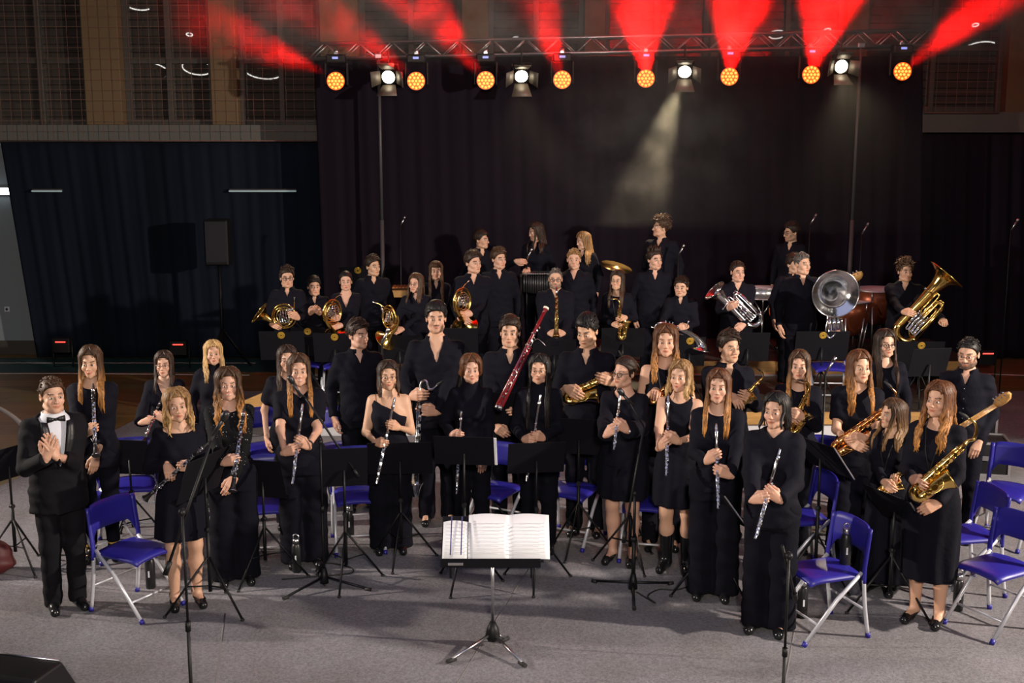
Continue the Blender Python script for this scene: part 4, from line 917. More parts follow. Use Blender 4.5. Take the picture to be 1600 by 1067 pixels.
structure(boxobj('baseboard_back', (-12, DW-.03, 0), (12, DW, .22), M['frame_dark']))
# curtains
def drape(name, x0t, x0b, x1t, x1b, zt, zb, y, m, folds, amp, seed=1, nz=14):
    rng = np.random.RandomState(seed); n = 220; ph = rng.rand(4)*6; g = []
    for i in range(n):
        u = i/(n-1); row = []
        for k in range(nz):
            w = k/(nz-1); x = (x0t+(x1t-x0t)*u)*(1-w)+(x0b+(x1b-x0b)*u)*w
            f = amp*(math.sin(folds*u*6.28+ph[0]+.4*math.sin(5*u+w))+.5*math.sin(folds*1.7*u*6.28+ph[1]))*(.6+.4*w); row.append((x, y+f, zt+(zb-zt)*w))
        g.append(row)
    mb = MB(); mb.sheet(np.array(g), .012); return mb.build(name, m)
zb = zat(546, DC)
tag(drape('curtain', xat(8, DC), xat(58, DC, 540), xat(560, DC), xat(560, DC, 540), zat(223, DC), .04, DC-.02, M['teal_drape'], 22, .012, 3), 'dark teal curtain covering the lower wall at left', 'curtain')
tag(drape('curtain', xat(1400, DC), xat(1400, DC, 540), xat(1690, DC), xat(1690, DC, 540), zat(210, DC), .03, DC-.02, M['black_drape'], 10, .022, 5), 'black curtain below the ledge at right', 'curtain')
tag(drape('backdrop', xat(491, 17.3, 100), xat(510, 17.3, 540), xat(1442, 17.3, 85), xat(1440, 17.3, 540), zat(88, 17.3), .03, 17.3, M['black_drape'], 34, .012, 8), 'wide black backdrop hanging behind the band below the truss', 'backdrop')
# safety net before the windows
def net(label, x0, x1, y0, y1, step):
    mb = MB(); d = DW-.35; X0, X1 = xat(x0, d, 100), xat(x1, d, 100); Z0, Z1 = zat(y1, d), zat(y0, d)
    for x in np.arange(X0, X1, step): mb.rod((x, d, Z0), (x, d, Z1), .003, 4)
    for z in np.arange(Z0, Z1, step): mb.rod((X0, d, z), (X1, d, z), .003, 4)
    mb.rod((X0, d, Z0), (X1, d, Z0), .008, 6); o = mb.build('safety_net', M['net']); tag(o, label, 'net')
net('knotted safety net stretched over the windows at upper left', -20, 494, -20, 220, .15)
net('safety net over the window at upper right corner', 1450, 1568, -20, 176, .15)
# risers
def riser(label, x0, x1, y0, y1, z0, z1, skirt=True):
    r = thing('stage_riser', label, 'riser', ((x0+x1)/2, (y0+y1)/2, z0)); hx, hy, hz = (x1-x0)/2, (y1-y0)/2, z1-z0; wz = .15 if skirt else hz
    boxobj('deck', (-hx, -hy, hz-.03), (hx, hy, hz), M['riser_top'], r)
    boxobj('wooden_edge', (-hx, -hy-.015, hz-wz), (hx, -hy+.02, hz-.004), M['wood'], r)
    if skirt: boxobj('front_panel', (-hx, -hy+.02, .0), (hx, -hy+.05, hz-wz), M['grey_skirt'], r)
    else: boxobj('metal_strip', (-hx, -hy-.02, .0), (hx, -hy-.004, .03), M['alu'], r)
    for x in (-1, 1): boxobj('side_panel', (x*hx-.02*(x > 0), -hy+.05, 0), (x*hx+.02*(x < 0), hy, hz-.03), M['wood'], r)
    return r
Z1_, Z2_, D1_, D2_ = .30, .50, 13.2, 15.2
riser('low wooden riser with grey front under the horn players', xat(412, D1_, 640), xat(1500, D1_, 640), D1_, 16.9, 0.008, Z1_)
riser('upper wooden riser with metal edge under the percussion section', xat(470, D2_, 570), xat(1520, D2_, 570), D2_, 16.88, Z1_, Z2_, False)
sp_ = thing('ramp_board', 'slanting birch board leaning at the left end of the low riser', 'board', tuple(G(408, 652, .3)*V3(1, 1, 0)+V3(0, .25, 0)), rad(8))
R_ = np.array(Matrix.Rotation(rad(-22), 3, 'Y')); mb = MB(); mb.box((-.02, .0, .42), (.62, .05, .20), .006, R_); mb.build('board', M['wood'], sp_); mb = MB(); mb.box((-.2, .02, .16), (.04, .04, .32), .004); mb.box((.2, .02, .2), (.04, .04, .4), .004); mb.build('support', M['wood'], sp_)
# ---------------------------------------------------------------- truss and lamps
tr = thing('lighting_truss', 'long aluminium lighting truss across the top of the black backdrop', 'truss', (0, DT, 0))
def tz(x, up): return zat((68 if up else 92)-(x-480)*.0225, DT, x)
TX = lambda x: xat(x, DT, 80)
for nm, up, dy in (('upper_chord', 1, 0), ('lower_chord', 0, 0), ('upper_chord', 1, .29), ('lower_chord', 0, .29)):
    mb = MB(); mb.rod((TX(470 if not up else 481), dy, tz(470, up)), (TX(1452), dy, tz(1452, up)), .021, 10); mb.build(nm, M['alu'], tr)
mb = MB(); xs = np.linspace(481, 1450, 38)
for i in range(37):
    a, b = xs[i], xs[i+1]; u = i % 2
    for dy in (0, .29): mb.rod((TX(a), dy, tz(a, u)), (TX(b), dy, tz(b, 1-u)), .009, 6)
    mb.rod((TX(a), 0, tz(a, 1)), (TX(b), .29, tz(b, 1)), .008, 6)
mb.build('lacing', M['alu'], tr)
for x, lab in ((592, 'left'), (1343, 'right')):
    t = thing('truss_tower', 'slim grey mast carrying the lighting truss at %s' % ('the left, before the backdrop' if lab == 'left' else 'the right, behind the tuba section'), 'mast', (TX(x), DT-.06, 0))
    mb = MB(); mb.rod((0, 0, 0), (0, 0, 2.2), .032, 12); mb.build('lower_tube', M['mast'], t); mb = MB(); mb.rod((0, 0, 2.15), (0, 0, tz(x, 0)-.02), .024, 12); mb.build('upper_tube', M['mast'], t)
    mb = MB()
    for a in (.5, 2.6, 4.7): mb.rod((0, 0, .75), (.4*math.cos(a), .4*math.sin(a)*.6, .0), .015, 8)
    mb.build('outrigger_legs', M['lamp_black'], t); mb = MB(); mb.box((0, 0, tz(x, 0)+.01), (.1, .1, .07), .01); mb.build('clamp', M['chrome'], t)
M['led_face'] = mat('led cluster face', (.2, .05, .01), .4, emit=(1, .10, .008), es=1.6)
M['led_dot'] = mat('led lenses', (.3, .2, .02), .4, emit=(1, .42, .07), es=2.0)
M['halogen'] = mat('halogen lens', (.9, .9, .8), .3, emit=(1, .86, .62), es=14)
M['barn'] = mat('barn door inside', (.10, .085, .065), .5)
M['halo_dim'] = mat('head status leds', (.1, .1, .2), .4, emit=(.35, .4, 1), es=1)
def look(d):
    return Vector([float(c) for c in d]).to_track_quat('-Z', 'Y')
def moving_head(r):
    mb = MB(); mb.box((0, 0, .30), (.26, .2, .12), .02); mb.build('base', M['lamp_black'], r)
    mb = MB(); mb.box((0, -.103, .31), (.08, .006, .03), .002); mb.build('display', M['halo_dim'], r)
    for s in (-1, 1): mb = MB(); mb.box((s*.15, 0, .10), (.035, .10, .32), .012); mb.build('yoke_arm', M['lamp_black'], r)
    mb = MB(); mb.box((0, 0, .37), (.07, .06, .06), .01); mb.rod((-.03, 0, .40), (.03, 0, .40), .03, 10); mb.build('truss_clamp', M['chrome'], r)
    hd = MB(); hd.tube([(0, .10, 0), (0, .07, 0), (0, -.06, 0), (0, -.085, 0)], [.06, .105, .125, .13], 28); h = hd.build('head', M['lamp_black'], r)
    mb = MB(); mb.rod((0, -.084, 0), (0, -.092, 0), .122, 30); mb.build('lens_plate', M['led_face'], h)
    mb = MB()
    for R_, n in ((0, 1), (.048, 6), (.095, 12)):
        for k in range(n): a = 6.283*k/n; mb.ball((R_*math.cos(a), -.092, R_*math.sin(a)), (.019, .008, .019), 8)
    mb.build('led_lenses', M['led_dot'], h); return h
HEADPX = [(526, 127, (-.75, -.42, .33), .8), (651, 127, (-.62, -.45, .45), .35), (759, 126, (-.52, -.5, .62), .6), (878, 125, (-.24, -.55, .66), .42), (1008, 123, (-.12, -.55, 1.0), 2.0), (1138, 120, (-.0, -.55, 1.0), 1.9), (1265, 117, (.06, -.55, 1.0), 2.4), (1407, 112, (.62, -.5, .66), 1.0)]
ordn = ['first', 'second', 'third', 'fourth', 'fifth', 'sixth', 'seventh', 'eighth']
proto = None
for i, (x, y, dr_, pw) in enumerate(HEADPX):
    c = P(x, y, DT-.16); lab = '%s of the eight red moving-head lamps on the truss, counted from the left' % ordn[i]
    if proto is None: proto = thing('moving_head_lamp', lab, 'stage lamp', c, 0, 'moving head lamps on the truss'); moving_head(proto)
    else: dup(proto, lab, Matrix.Translation(Vector(c.tolist())))
    l = bpy.data.lights.new('red_beam', 'SPOT'); l.energy = 7500*pw; l.color = (1, .0025, .002); l.spot_size = rad(50 if i in (4, 5, 6) else 32); l.spot_blend = 1.; l.shadow_soft_size = .06
    o = bpy.data.objects.new('red_beam', l); COL.objects.link(o); dv = unit(dr_); o.location = tuple((c+V3(0, -.11, 0)+dv*.05).tolist()); o.rotation_euler = look(dv).to_euler()
def fresnel(r, aim):
    mb = MB(); mb.tube([(0, .16, 0), (0, .10, 0), (0, -.08, 0), (0, -.10, 0)], [.06, .10, .115, .118], 24); mb.build('housing', M['lamp_black'], r)
    mb = MB(); mb.ball((0, -.085, 0), (.105, .03, .105), 20); mb.build('lens', M['halogen'], r)
    mb = MB(); mb.rod((0, 0, .02), (0, .02, .34), .012, 8); mb.rod((-.13, 0, 0), (-.13, 0, .15), .01, 6); mb.rod((.13, 0, 0), (.13, 0, .15), .01, 6); mb.rod((-.13, 0, .15), (.13, 0, .15), .01, 6); mb.build('hanger', M['lamp_black'], r)
    for nm, g in (('barn_door', [[(-.09, -.10, -.11), (.09, -.10, -.11)], [(-.14, -.30, -.20), (.14, -.30, -.20)]]), ('barn_door', [[(-.09, -.10, .11), (.09, -.10, .11)], [(-.12, -.24, .24), (.12, -.24, .24)]]),
                  ('barn_door', [[(-.11, -.10, -.09), (-.11, -.10, .09)], [(-.22, -.22, -.11), (-.22, -.22, .11)]]), ('barn_door', [[(.11, -.10, -.09), (.11, -.10, .09)], [(.22, -.22, -.11), (.22, -.22, .11)]])):
        mb = MB(); mb.sheet(np.array(g), .004); mb.build(nm, M['barn'], r)
for i, (x, y, tilt, lab, aim, pw) in enumerate(((609, 117, 30, 'leftmost white halogen lamp with barn doors beside the left mast', (-.2, -8, -5), 1.), (814, 114, 40, 'second white halogen lamp with barn doors from the left', (0, -6, -5), .8), (1070, 107, 40, 'third halogen lamp, its beam lighting the smoke', (-1.35, -1.6, -3.6), 1.5), (1311, 101, 28, 'rightmost white halogen lamp with barn doors beside the right mast', (-.6, -8, -5), 1.2))):
    c = P(x, y, DT-.14); r = thing('barn_door_lamp', lab, 'stage lamp', c, 0, 'halogen lamps on the truss'); r.rotation_euler = (rad(tilt-10), 0, rad((-6, 4, -8, 5)[i])); fresnel(r, aim)
    l = bpy.data.lights.new('halogen_beam', 'SPOT'); l.energy = (700 if i == 2 else 260)*pw; l.color = (1, .80, .50); l.spot_size = rad(52 if i != 2 else 30); l.spot_blend = .7; l.shadow_soft_size = .09
    o = bpy.data.objects.new('halogen_beam', l); COL.objects.link(o); o.location = tuple((c+unit(aim)*.32).tolist()); o.rotation_euler = look(unit(aim)).to_euler()
# drifting smoke around the truss (scatters the lamps' light)
def smoke_mat():
    m = bpy.data.materials.new('stage smoke'); m.use_nodes = True; nt = m.node_tree; nt.nodes.clear(); L = nt.links.new; N = nt.nodes.new
    out = N('ShaderNodeOutputMaterial'); vs = N('ShaderNodeVolumeScatter'); vs.inputs['Anisotropy'].default_value = .2; vs.inputs['Color'].default_value = (.95, .95, .95, 1)
    tc = N('ShaderNodeTexCoord'); n = N('ShaderNodeTexNoise'); n.inputs['Scale'].default_value = 2.1; n.inputs['Detail'].default_value = 4; n.inputs['Roughness'].default_value = .62; L(tc.outputs['Object'], n.inputs['Vector'])
    def mr(src, a, b, c, d):
        q = N('ShaderNodeMapRange'); q.interpolation_type = 'SMOOTHSTEP'; q.inputs[1].default_value = a; q.inputs[2].default_value = b; q.inputs[3].default_value = c; q.inputs[4].default_value = d; L(src, q.inputs[0]); return q.outputs[0]
    def op(k, a, b):
        q = N('ShaderNodeMath'); q.operation = k
        for s_, i_ in ((a, 0), (b, 1)):
            if isinstance(s_, float): q.inputs[i_].default_value = s_
            else: L(s_, q.inputs[i_])
        return q.outputs[0]
    sx = N('ShaderNodeSeparateXYZ'); L(tc.outputs['Object'], sx.inputs[0])
    bank = op('MULTIPLY', op('MULTIPLY', mr(sx.outputs['Z'], 4.2, 4.75, .0, 1.), mr(sx.outputs['X'], -4.6, -2.6, .0, 1.)), mr(n.outputs['Fac'], .40, .63, .015, .22))
    vd = N('ShaderNodeVectorMath'); vd.operation = 'DISTANCE'; vd.inputs[1].default_value = (1.95, 16.2, 3.55); L(tc.outputs['Object'], vd.inputs[0])
    puff = op('MULTIPLY', mr(vd.outputs['Value'], .25, 1.9, 1., 0.), mr(n.outputs['Fac'], .40, .66, .015, .13))
    vd2 = N('ShaderNodeVectorMath'); vd2.operation = 'DISTANCE'; vd2.inputs[1].default_value = (2.8, 16.4, 3.6); L(tc.outputs['Object'], vd2.inputs[0])
    thin = mr(vd2.outputs['Value'], .5, 4.2, .010, 0.)
    L(op('ADD', op('ADD', bank, puff), thin), vs.inputs['Density']); L(vs.outputs[0], out.inputs['Volume'])
    m.cycles.volume_step_rate = .25; return m
M['smoke'] = smoke_mat()
sm = boxobj('smoke_haze', (-6.2, 14.4, 2.2), (7.4, 16.95, 7.6), M['smoke']); sm['kind'] = 'stuff'; tag(sm, 'thin stage smoke drifting in the lamp beams around the truss', 'smoke')
# ---------------------------------------------------------------- hall lamps whose reflections show in the windows
def ring_lamp(label, x, y, D, w, arc=(0, 360), tilt=26):
    c = P(x, y, D); c = V3(c[0], 2*DW-c[1]+.46, c[2]); r = w/2*D/F_PX
    o = thing('ring_pendant_lamp', label, 'lamp', c); o.rotation_euler = (rad(tilt), 0, 0)
    a = np.linspace(rad(arc[0]), rad(arc[1]), 40); mb = MB(); mb.tube([(r*math.cos(t), r*math.sin(t), 0) for t in a], .013, 8, closed=arc == (0, 360)); mb.build('lamp_tube', M['ring_lamp'], o)
    mb = MB(); mb.ring((0, 0, .05), r, .03, seg=40); mb.build('housing', M['lamp_black'], o); mb = MB()
    for t in (0, 2.1, 4.2): mb.rod((r*math.cos(t), r*math.sin(t), .05), (0, 0, 8.15-c[2]), .004, 5)
    mb.build('cables', M['chrome'], o)
ring_lamp('ring pendant lamp mirrored in the third window from left', 412, 108, 27.5, 62, (0, 360)); ring_lamp('ring pendant lamp mirrored in the second window from left', 232, 112, 27.5, 60, (20, 160))
ring_lamp('ring pendant lamp mirrored beside the second pillar', 308, 106, 27.5, 44); ring_lamp('ring pendant lamp mirrored at the top of the second window', 215, 3, 27, 46, (160, 300))
ring_lamp('ring pendant lamp mirrored in the window at far right', 1530, 80, 27.5, 56, (20, 160)); ring_lamp('ring pendant lamp mirrored behind the truss', 1214, 54, 27.5, 24)
for x, y, lab in ((296, 54, 'small'), (806, 60, 'tiny'), (1293, 47, 'bright'), (1524, 39, 'far')):
    ring_lamp('%s round hall lamp mirrored in the upper windows' % lab, x, y, 28, 9)
# wall lights behind the curtain gap, light strips, red floor lights
def tube_lamp(label, x0, x1, y, d, m, h=.06):
    c = P((x0+x1)/2, y, d); w = xat(x1, d, y)-xat(x0, d, y); o = thing('strip_light', label, 'lamp', c, group='strip lights'); boxobj('lamp_tube', (-w/2, -.03, -h/2), (w/2, 0, h/2), m, o); boxobj('housing', (-w/2, 0, -h/2-.01), (w/2, .03, h/2+.02), M['wall'], o)
tube_lamp('bright fluorescent strip light on the wall at the far left edge', -70, 15, 299, DW-.05, M['tube_white'], .10)
tube_lamp('dim light strip across the teal curtain near its left edge', 50, 97, 298.5, DC-.10, M['tube_dim'], .022); tube_lamp('dim light strip across the teal curtain near the backdrop', 358, 463, 298.5, DC-.10, M['tube_dim'], .022)
for x, y, d, lab in ((97, 533, 17.3, 'red floor light by the left end of the teal curtain'), (280, 537, 17.2, 'red floor light in the middle before the teal curtain'), (1541, 551, 16.2, 'red floor light at right behind the guitarist')):
    c = P(x, y, d); o = thing('floor_light', lab, 'stage lamp', (c[0], c[1], 0), group='red floor lights'); z = c[2]; boxobj('housing', (-.12, -.07, max(z-.16, .02)), (.12, .07, z+.05), M['lamp_black'], o); boxobj('led_strip', (-.075, -.076, z-.007), (.075, -.07, z+.007), M['led_red'], o)
    mb = MB(); mb.rod((-.14, 0, 0), (-.14, 0, z), .01, 6); mb.rod((.14, 0, 0), (.14, 0, z), .01, 6); mb.rod((-.14, 0, .01), (.14, 0, .01), .01, 6); mb.build('bracket', M['lamp_black'], o)
c = P(341, 378, 17.2); o = thing('loudspeaker', 'black loudspeaker on a pole before the teal curtain', 'loudspeaker', (c[0], c[1], 0)); zz = c[2]
boxobj('cabinet', (-.17, -.15, zz-.33), (.17, .15, zz+.33), M['lamp_black'], o, .02); boxobj('grille', (-.15, -.158, zz-.28), (.15, -.15, zz+.30), M['grille'], o); mb = MB(); mb.rod((0, 0, 0), (0, 0, zz-.32), .02, 10)
for a in (.3, 2.4, 4.5): mb.rod((0, 0, .6), (.4*math.cos(a), .4*math.sin(a), .01), .014, 8)
mb.build('tripod_pole', M['stand_black'], o)
boxobj_o = thing('wall_socket', 'small white wall socket beside the curtain at the left edge', 'socket', P(11, 483, DW-.01)); boxobj('cover_plate', (-.04, -.01, -.04), (.04, .0, .04), M['white_cotton'], boxobj_o); mb = MB(); mb.rod((0, -.012, 0), (0, -.009, 0), .02, 12); mb.build('socket_hole', M['rubber'], boxobj_o)
# stage monitor wedge, bottom left corner
c = G(20, 1075); o = thing('monitor_wedge', 'black stage monitor wedge in the bottom left corner', 'loudspeaker', (-3.03, 6.58, 0.008), rad(-14))
prof = [(-.24, 0), (.24, 0), (.24, .14), (.10, .36), (-.16, .36), (-.24, .22)]; mb = MB(); n = len(prof); v = [(-.36, a, b) for a, b in prof]+[(.36, a, b) for a, b in prof]
mb.add(v, [tuple(range(n))[::-1], tuple(range(n, 2*n))]+[(k, (k+1) % n, n+(k+1) % n, n+k) for k in range(n)], False); w_ = mb.build('cabinet', M['lamp_black'], o); bv = w_.modifiers.new('b', 'BEVEL'); bv.width = .018; bv.segments = 2
mb = MB(); mb.rod((-.34, .10, .362), (.34, .10, .362), .007, 8); mb.build('edge_highlight', M['chrome'], o); mb = MB(); g = [[(x, .112+.125*t, .352-.20*t) for t in (0, 1)] for x in (-.32, .32)]; mb.sheet(np.array(g), .01); mb.build('grille', M['grille'], o)  # bright rod stands in for the highlight along the top edge
# ---------------------------------------------------------------- chairs, stands, bottles
FLOOR = .008
D = lambda fy, x=800: float(G(x, fy)[1])+.12
def make_chair(r):
    mb = MB(); g = []
    for i in range(15):
        u = -1+2*i/14; x = .205*u; g.append([(x, .215+.03*(1-u*u)+.02*t, .60+(.20-.018*u**4-.02*(abs(u) > .99))*t-(.10*max(0, abs(u)-.78)/.22)*(t == 0)) for t in (0, .25, .5, .75, 1)])
    mb.sheet(np.array(g), .012); mb.build('backrest', M['chair_blue'], r)
    for s in (-1, 1): mb = MB(); mb.tube(smooth_path([(s*.208, .235, .78), (s*.21, .215, .62), (s*.212, .20, .50), (s*.212, .20, .40)], 14), [.020]*14, 10, flat=.62); mb.build('back_upright', M['chair_blue'], r)
    mb = MB(); g = [[(x*(1-.12*max(0, -y-.1)/.12*.6), y, .452+.012*math.cos(x*9)-.02*max(0, -y-.14)/.06-.012*(abs(x) > .17)) for y in np.linspace(-.21, .19, 9)] for x in np.linspace(-.195, .195, 11)]
    mb.sheet(np.array(g), .018); mb.build('seat', M['chair_blue'], r)
    for s in (-1, 1):
        mb = MB(); mb.tube(smooth_path([(s*.212, .20, .42), (s*.214, .215, .25), (s*.218, .25, .02)], 10), .0145, 10); l = mb.build('rear_leg', M['chair_tube'], r); mb = MB(); mb.tube([(s*.218, .251, .035), (s*.218, .254, 0)], .018, 10); mb.build('foot_cap', M['chair_blue'], l)
        mb = MB(); mb.tube([(s*.198, .19, .47), (s*.198, .0, .30), (s*.20, -.24, .02)], .0145, 10); l = mb.build('front_leg', M['chair_tube'], r); mb = MB(); mb.tube([(s*.20, -.235, .03), (s*.20, -.252, 0)], .018, 10); mb.build('foot_cap', M['chair_blue'], l)
    mb = MB(); mb.rod((-.2, -.14, .135), (.2, -.14, .135), .009, 8); mb.build('cross_bar', M['chair_tube'], r)
    mb = MB(); mb.rod((-.212, .225, .2), (.212, .225, .2), .009, 8); mb.build('cross_bar', M['chair_tube'], r)
CH = []
def chair(x, y, yaw, label, base=FLOOR):
    c = G(x, y, base+.45); mw = Matrix.Translation((c[0], c[1], base))@Matrix.Rotation(rad(yaw), 4, 'Z')
    if not CH: r = thing('folding_chair', label, 'chair', group='blue folding chairs'); make_chair(r); r.matrix_basis = mw; CH.append(r)
    else: dup(CH[0], label, mw)
for x, y, yaw, lab, b in ((212, 858, 60, 'blue folding chair facing right beside the conductor', 0), (205, 756, 20, 'blue folding chair behind the clarinettist in the short dress, only seat showing', 0), (415, 788, 15, 'blue folding chair behind the flat black desk left of the long-haired flautist', 0), (560, 772, 10, 'blue folding chair behind the bare-shouldered flautist, one white leg showing', 0),
                          (770, 764, -28, 'blue folding chair between the short-haired flautist and the black-haired flautist', 0), (893, 764, -25, 'blue folding chair right of the black-haired flautist, backrest seen whole', 0), (1012, 784, -12, 'blue folding chair behind the flautist with thick glasses', 0), (1283, 889, -70, 'large blue folding chair right of the frontmost flautist, facing left', 0),
                          (1245, 806, -80, 'blue folding chair half hidden behind the large chair at right', 0), (1503, 832, -80, 'blue folding chair behind the tenor saxophonist', 0), (1556, 884, -60, 'blue folding chair nearest the lower right edge', 0), (1572, 765, -40, 'blue folding chair against the right edge below the guitar', 0), (1282, 752, -30, 'blue folding chair behind the copper saxophonist, mostly hidden', 0),
                          (532, 700, 30, 'blue folding chair behind the long-haired flautist, backrest edge showing', 0), (418, 700, 20, 'blue folding chair left behind the long-haired flautist', 0), (152, 782, 60, 'blue folding chair behind the girl with mustard socks', 0),
                          (476, 566, 5, 'blue folding chair on the riser behind the hidden girl in glasses', 1), (532, 568, 5, 'blue folding chair on the riser behind the standing man at left', 1), (1296, 572, -5, 'blue folding chair on the riser under the silver tuba desk', 1)):
    chair(x, y, yaw, lab, FLOOR if not b else Z1_)
STANDS = 0
def music_stand(label, x, y, d, yaw=0., w=.50, h=.34, tilt=18, base=FLOOR, badge=False, sheet=None, legs=.30, legrot=.3, lh=.42):
    """x, y: middle of the desk in the photograph; the desk turns its back to the hall"""
    c = P(x, y, d); r = thing('music_stand', label, 'music stand', (c[0], d, base), rad(yaw), 'music stands with plain desks' if not badge else 'music stands with badges'); H = c[2]-base; t = rad(tilt)
    R_ = np.array(Matrix.Rotation(t, 3, 'X')); up = R_@V3(0, 0, 1); nr = R_@V3(0, 1, 0)
    mb = MB(); mb.box((0, 0, H), (w, .006, h), .002, R_); mb.box(V3(0, 0, H)-up*h/2+nr*.025, (w, .055, .006), .002, R_); mb.build('desk', M['desk_black'], r)
    if tilt > 30: mb = MB(); mb.box(V3(w/2, 0, H), (.008, .010, h), .001, R_); mb.build('desk_edge', M['alu'], r)
    mb = MB(); mb.rod((0, -.012, lh*.35), (0, -.012, H*.62), .014, 10); mb.build('lower_pole', M['stand_black'], r); mb = MB(); mb.rod((0, -.012, H*.6), (0, -.012, H-.02), .0095, 8); mb.rod((0, -.03, H*.6), (0, .005, H*.6), .018, 8); mb.build('upper_pole', M['stand_black'], r)
    for k in range(3):
        a = legrot+k*2.094; e = V3(legs*math.cos(a), legs*math.sin(a)-.012, .008); mb = MB(); mb.rod((0, -.012, lh), e, .0085, 8); mb.rod((0, -.012, lh*.45), (e+V3(0, -.012, lh))/2*V3(1, 1, .98), .006, 6); l = mb.build('leg', M['stand_black'], r)
        mb = MB(); mb.ball(e, (.016, .016, .012), 8); mb.build('foot_cap', M['rubber'], l)
    if badge:
        mb = MB(); p = V3(0, 0, H)+up*(h/2-.045)-nr*.006; mb.rod(p, p-nr*.005, .042, 22); bo = mb.build('badge', M['badge'], r); bo['label'] = 'round gold badge'
        mb = MB(); mb.ring(p-nr*.006, .031, .003, nr, 24, 6); mb.rod(p-nr*.006, p-nr*.009, .012, 10); mb.build('badge_emblem', M['dark_brass'], bo)
    if sheet:
        mb = MB(); o = V3(sheet, 0, H)+nr*.008+up*.03; mb.box(o-up*(.03 if w < .45 or h > .3 else .035), (.16 if h < .26 else .24, .006, .24 if h < .26 else .31), .001, R_); so = mb.build('sheet_music', M['paper'], None); so.matrix_basis = Matrix.Translation((c[0], d, base))@Matrix.Rotation(rad(yaw), 4, 'Z'); tag(so, 'white music sheets on the '+label.replace('black ', '').replace('music stand', 'stand'), 'sheet music')
    return r
MS = music_stand
MS('black music stand seen edge-on behind the conductor at far left', 12, 724, D(895)-.05, 62, tilt=28)
MS('black music stand between the mustard-sock girl and the short-dress girl', 203, 714, 9.65, -8, w=.36)
MS('black music stand before the curly-haired clarinettist, legs showing', 318, 742, D(948)-.2, 68, tilt=20, legs=.33)
MS('black music stand left of the long-haired flautist', 411, 748, D(912), -14, w=.34, legs=.33)
MS('black music stand right of the long-haired flautist', 537, 730, 8.75, 10, w=.36, legs=.3)
MS('black music stand before the bare-shouldered flautist', 625, 716, D(885), 4, w=.52, h=.30)
MS('black music stand with white sheets before the short-haired flautist', 725, 704, 8.72, -6, w=.46, h=.25, sheet=.17)
MS('black music stand before the black-haired flautist', 838, 715, 8.75, 8, w=.44, h=.27)
MS('black music stand behind the boom microphone stand in the middle', 985, 745, D(890), 30, w=.3, h=.2)
MS('black music stand seen edge-on before the auburn flautist', 1120, 785, D(930)-.1, -66, tilt=38, sheet=.02, legs=.33)
MS('black music stand behind the frontmost flautist', 1284, 712, 8.7, -64, tilt=38, sheet=.02)
MS('black music stand seen edge-on before the young saxophonist', 1400, 795, D(965), -66, tilt=38, sheet=.02, legs=.33)
MS('black music stand before the bassoonist, hidden to the desk', 760, 640, 9.75, 0)
MS('black music stand in front of the boy with the gold saxophone', 905, 682, 9.45, -10, w=.4)
MS('black music stand behind the guitarist at right', 1452, 566, 11.2, 10, w=.4, h=.3)
for x, y, d, w, lab in ((441, 540, 13.50, .52, 'black riser desk with gold badge below the big french horn'), (482, 534, 13.60, .4, 'black riser desk with gold badge below the boy beside the horn'), (524, 543, 13.45, .5, 'black riser desk with gold badge below the woman with lace sleeves'),
                       (1077, 549, 13.45, .36, 'black riser desk with gold badge below the silver tenor horn'), (1284, 540, 13.55, .62, 'black riser desk with gold badge below the silver front-facing bell'), (1437, 556, 13.45, .54, 'black riser desk with gold badge below the gold tuba'), (560, 438, 14.75, .5, 'black riser desk with gold badge behind the woman with lace sleeves')):
    MS(lab, x, y, d, 0, w=w, h=.36, tilt=14, base=Z1_, badge=True, legs=.22)
for x, y, d, w, lab in ((625, 546, 13.50, .5, 'plain black riser desk below the horn player with glasses'), (973, 535, 13.50, .5, 'plain black riser desk below the laughing woman with glasses'), (866, 552, 13.45, .5, 'plain black riser desk below the bearded man'), (720, 535, 13.50, .4, 'plain black riser desk below the man with the upright horn'), (1168, 542, 13.50, .5, 'plain black riser desk below the silver euphonium')):
    MS(lab, x, y, d, 0, w=w, h=.36, tilt=14, base=Z1_, legs=.22)
c = P(606, 431, 14.3); o = MS('thin music stand with a white sheet by the wooden xylophone', 606, 436, 14.8, 62, w=.3, h=.3, base=Z1_, sheet=.0, legs=.22)
# conductor's stand with open scores
cb = G(770, 1010); o = thing('conductor_stand', 'conductor stand with chrome pole and open scores in the front middle', 'music stand', (cb[0], cb[1], FLOOR)); dk = P(769, 842, cb[1]); H = dk[2]-FLOOR; R_ = np.array(Matrix.Rotation(rad(-52), 3, 'X')); up = R_@V3(0, 0, 1); nr = R_@V3(0, -1, 0)
mb = MB(); mb.box((0, .0, H), (.68, .012, .36), .004, R_); mb.build('desk', M['desk_black'], o); lip = V3(0, 0, H)-up*.18+nr*.02; mb = MB(); mb.box(lip+V3(-.01, -.012, -.012), (.66, .016, .06), .004); mb.build('front_lip', M['desk_black'], o)
mb = MB(); mb.box(lip+V3(-.24, -.022, -.016), (.10, .004, .018), .001); mb.build('nameplate', M['chrome'], o)
for x in (-.28, .26): mb = MB(); mb.rod(V3(x, 0, H)-up*.16-nr*.01, V3(x, -.03, H-.24)-up*.02, .008, 8); mb.build('desk_bracket', M['stand_black'], o)
mb = MB(); mb.rod((0, 0, .14), (0, 0, H-.06), .0115, 14); mb.rod((0, 0, H-.17), (0, 0, H-.10), .02, 14); mb.build('chrome_pole', M['chrome'], o); mb = MB(); mb.tube([(0, 0, .04), (0, 0, .07), (0, 0, .12), (0, 0, .17)], [.035, .05, .042, .02], 18); mb.build('hub', M['stand_black'], o)
mb = MB(); mb.ball((-.04, .0, H-.1), .028); mb.build('tilt_knob', M['rubber'], o)
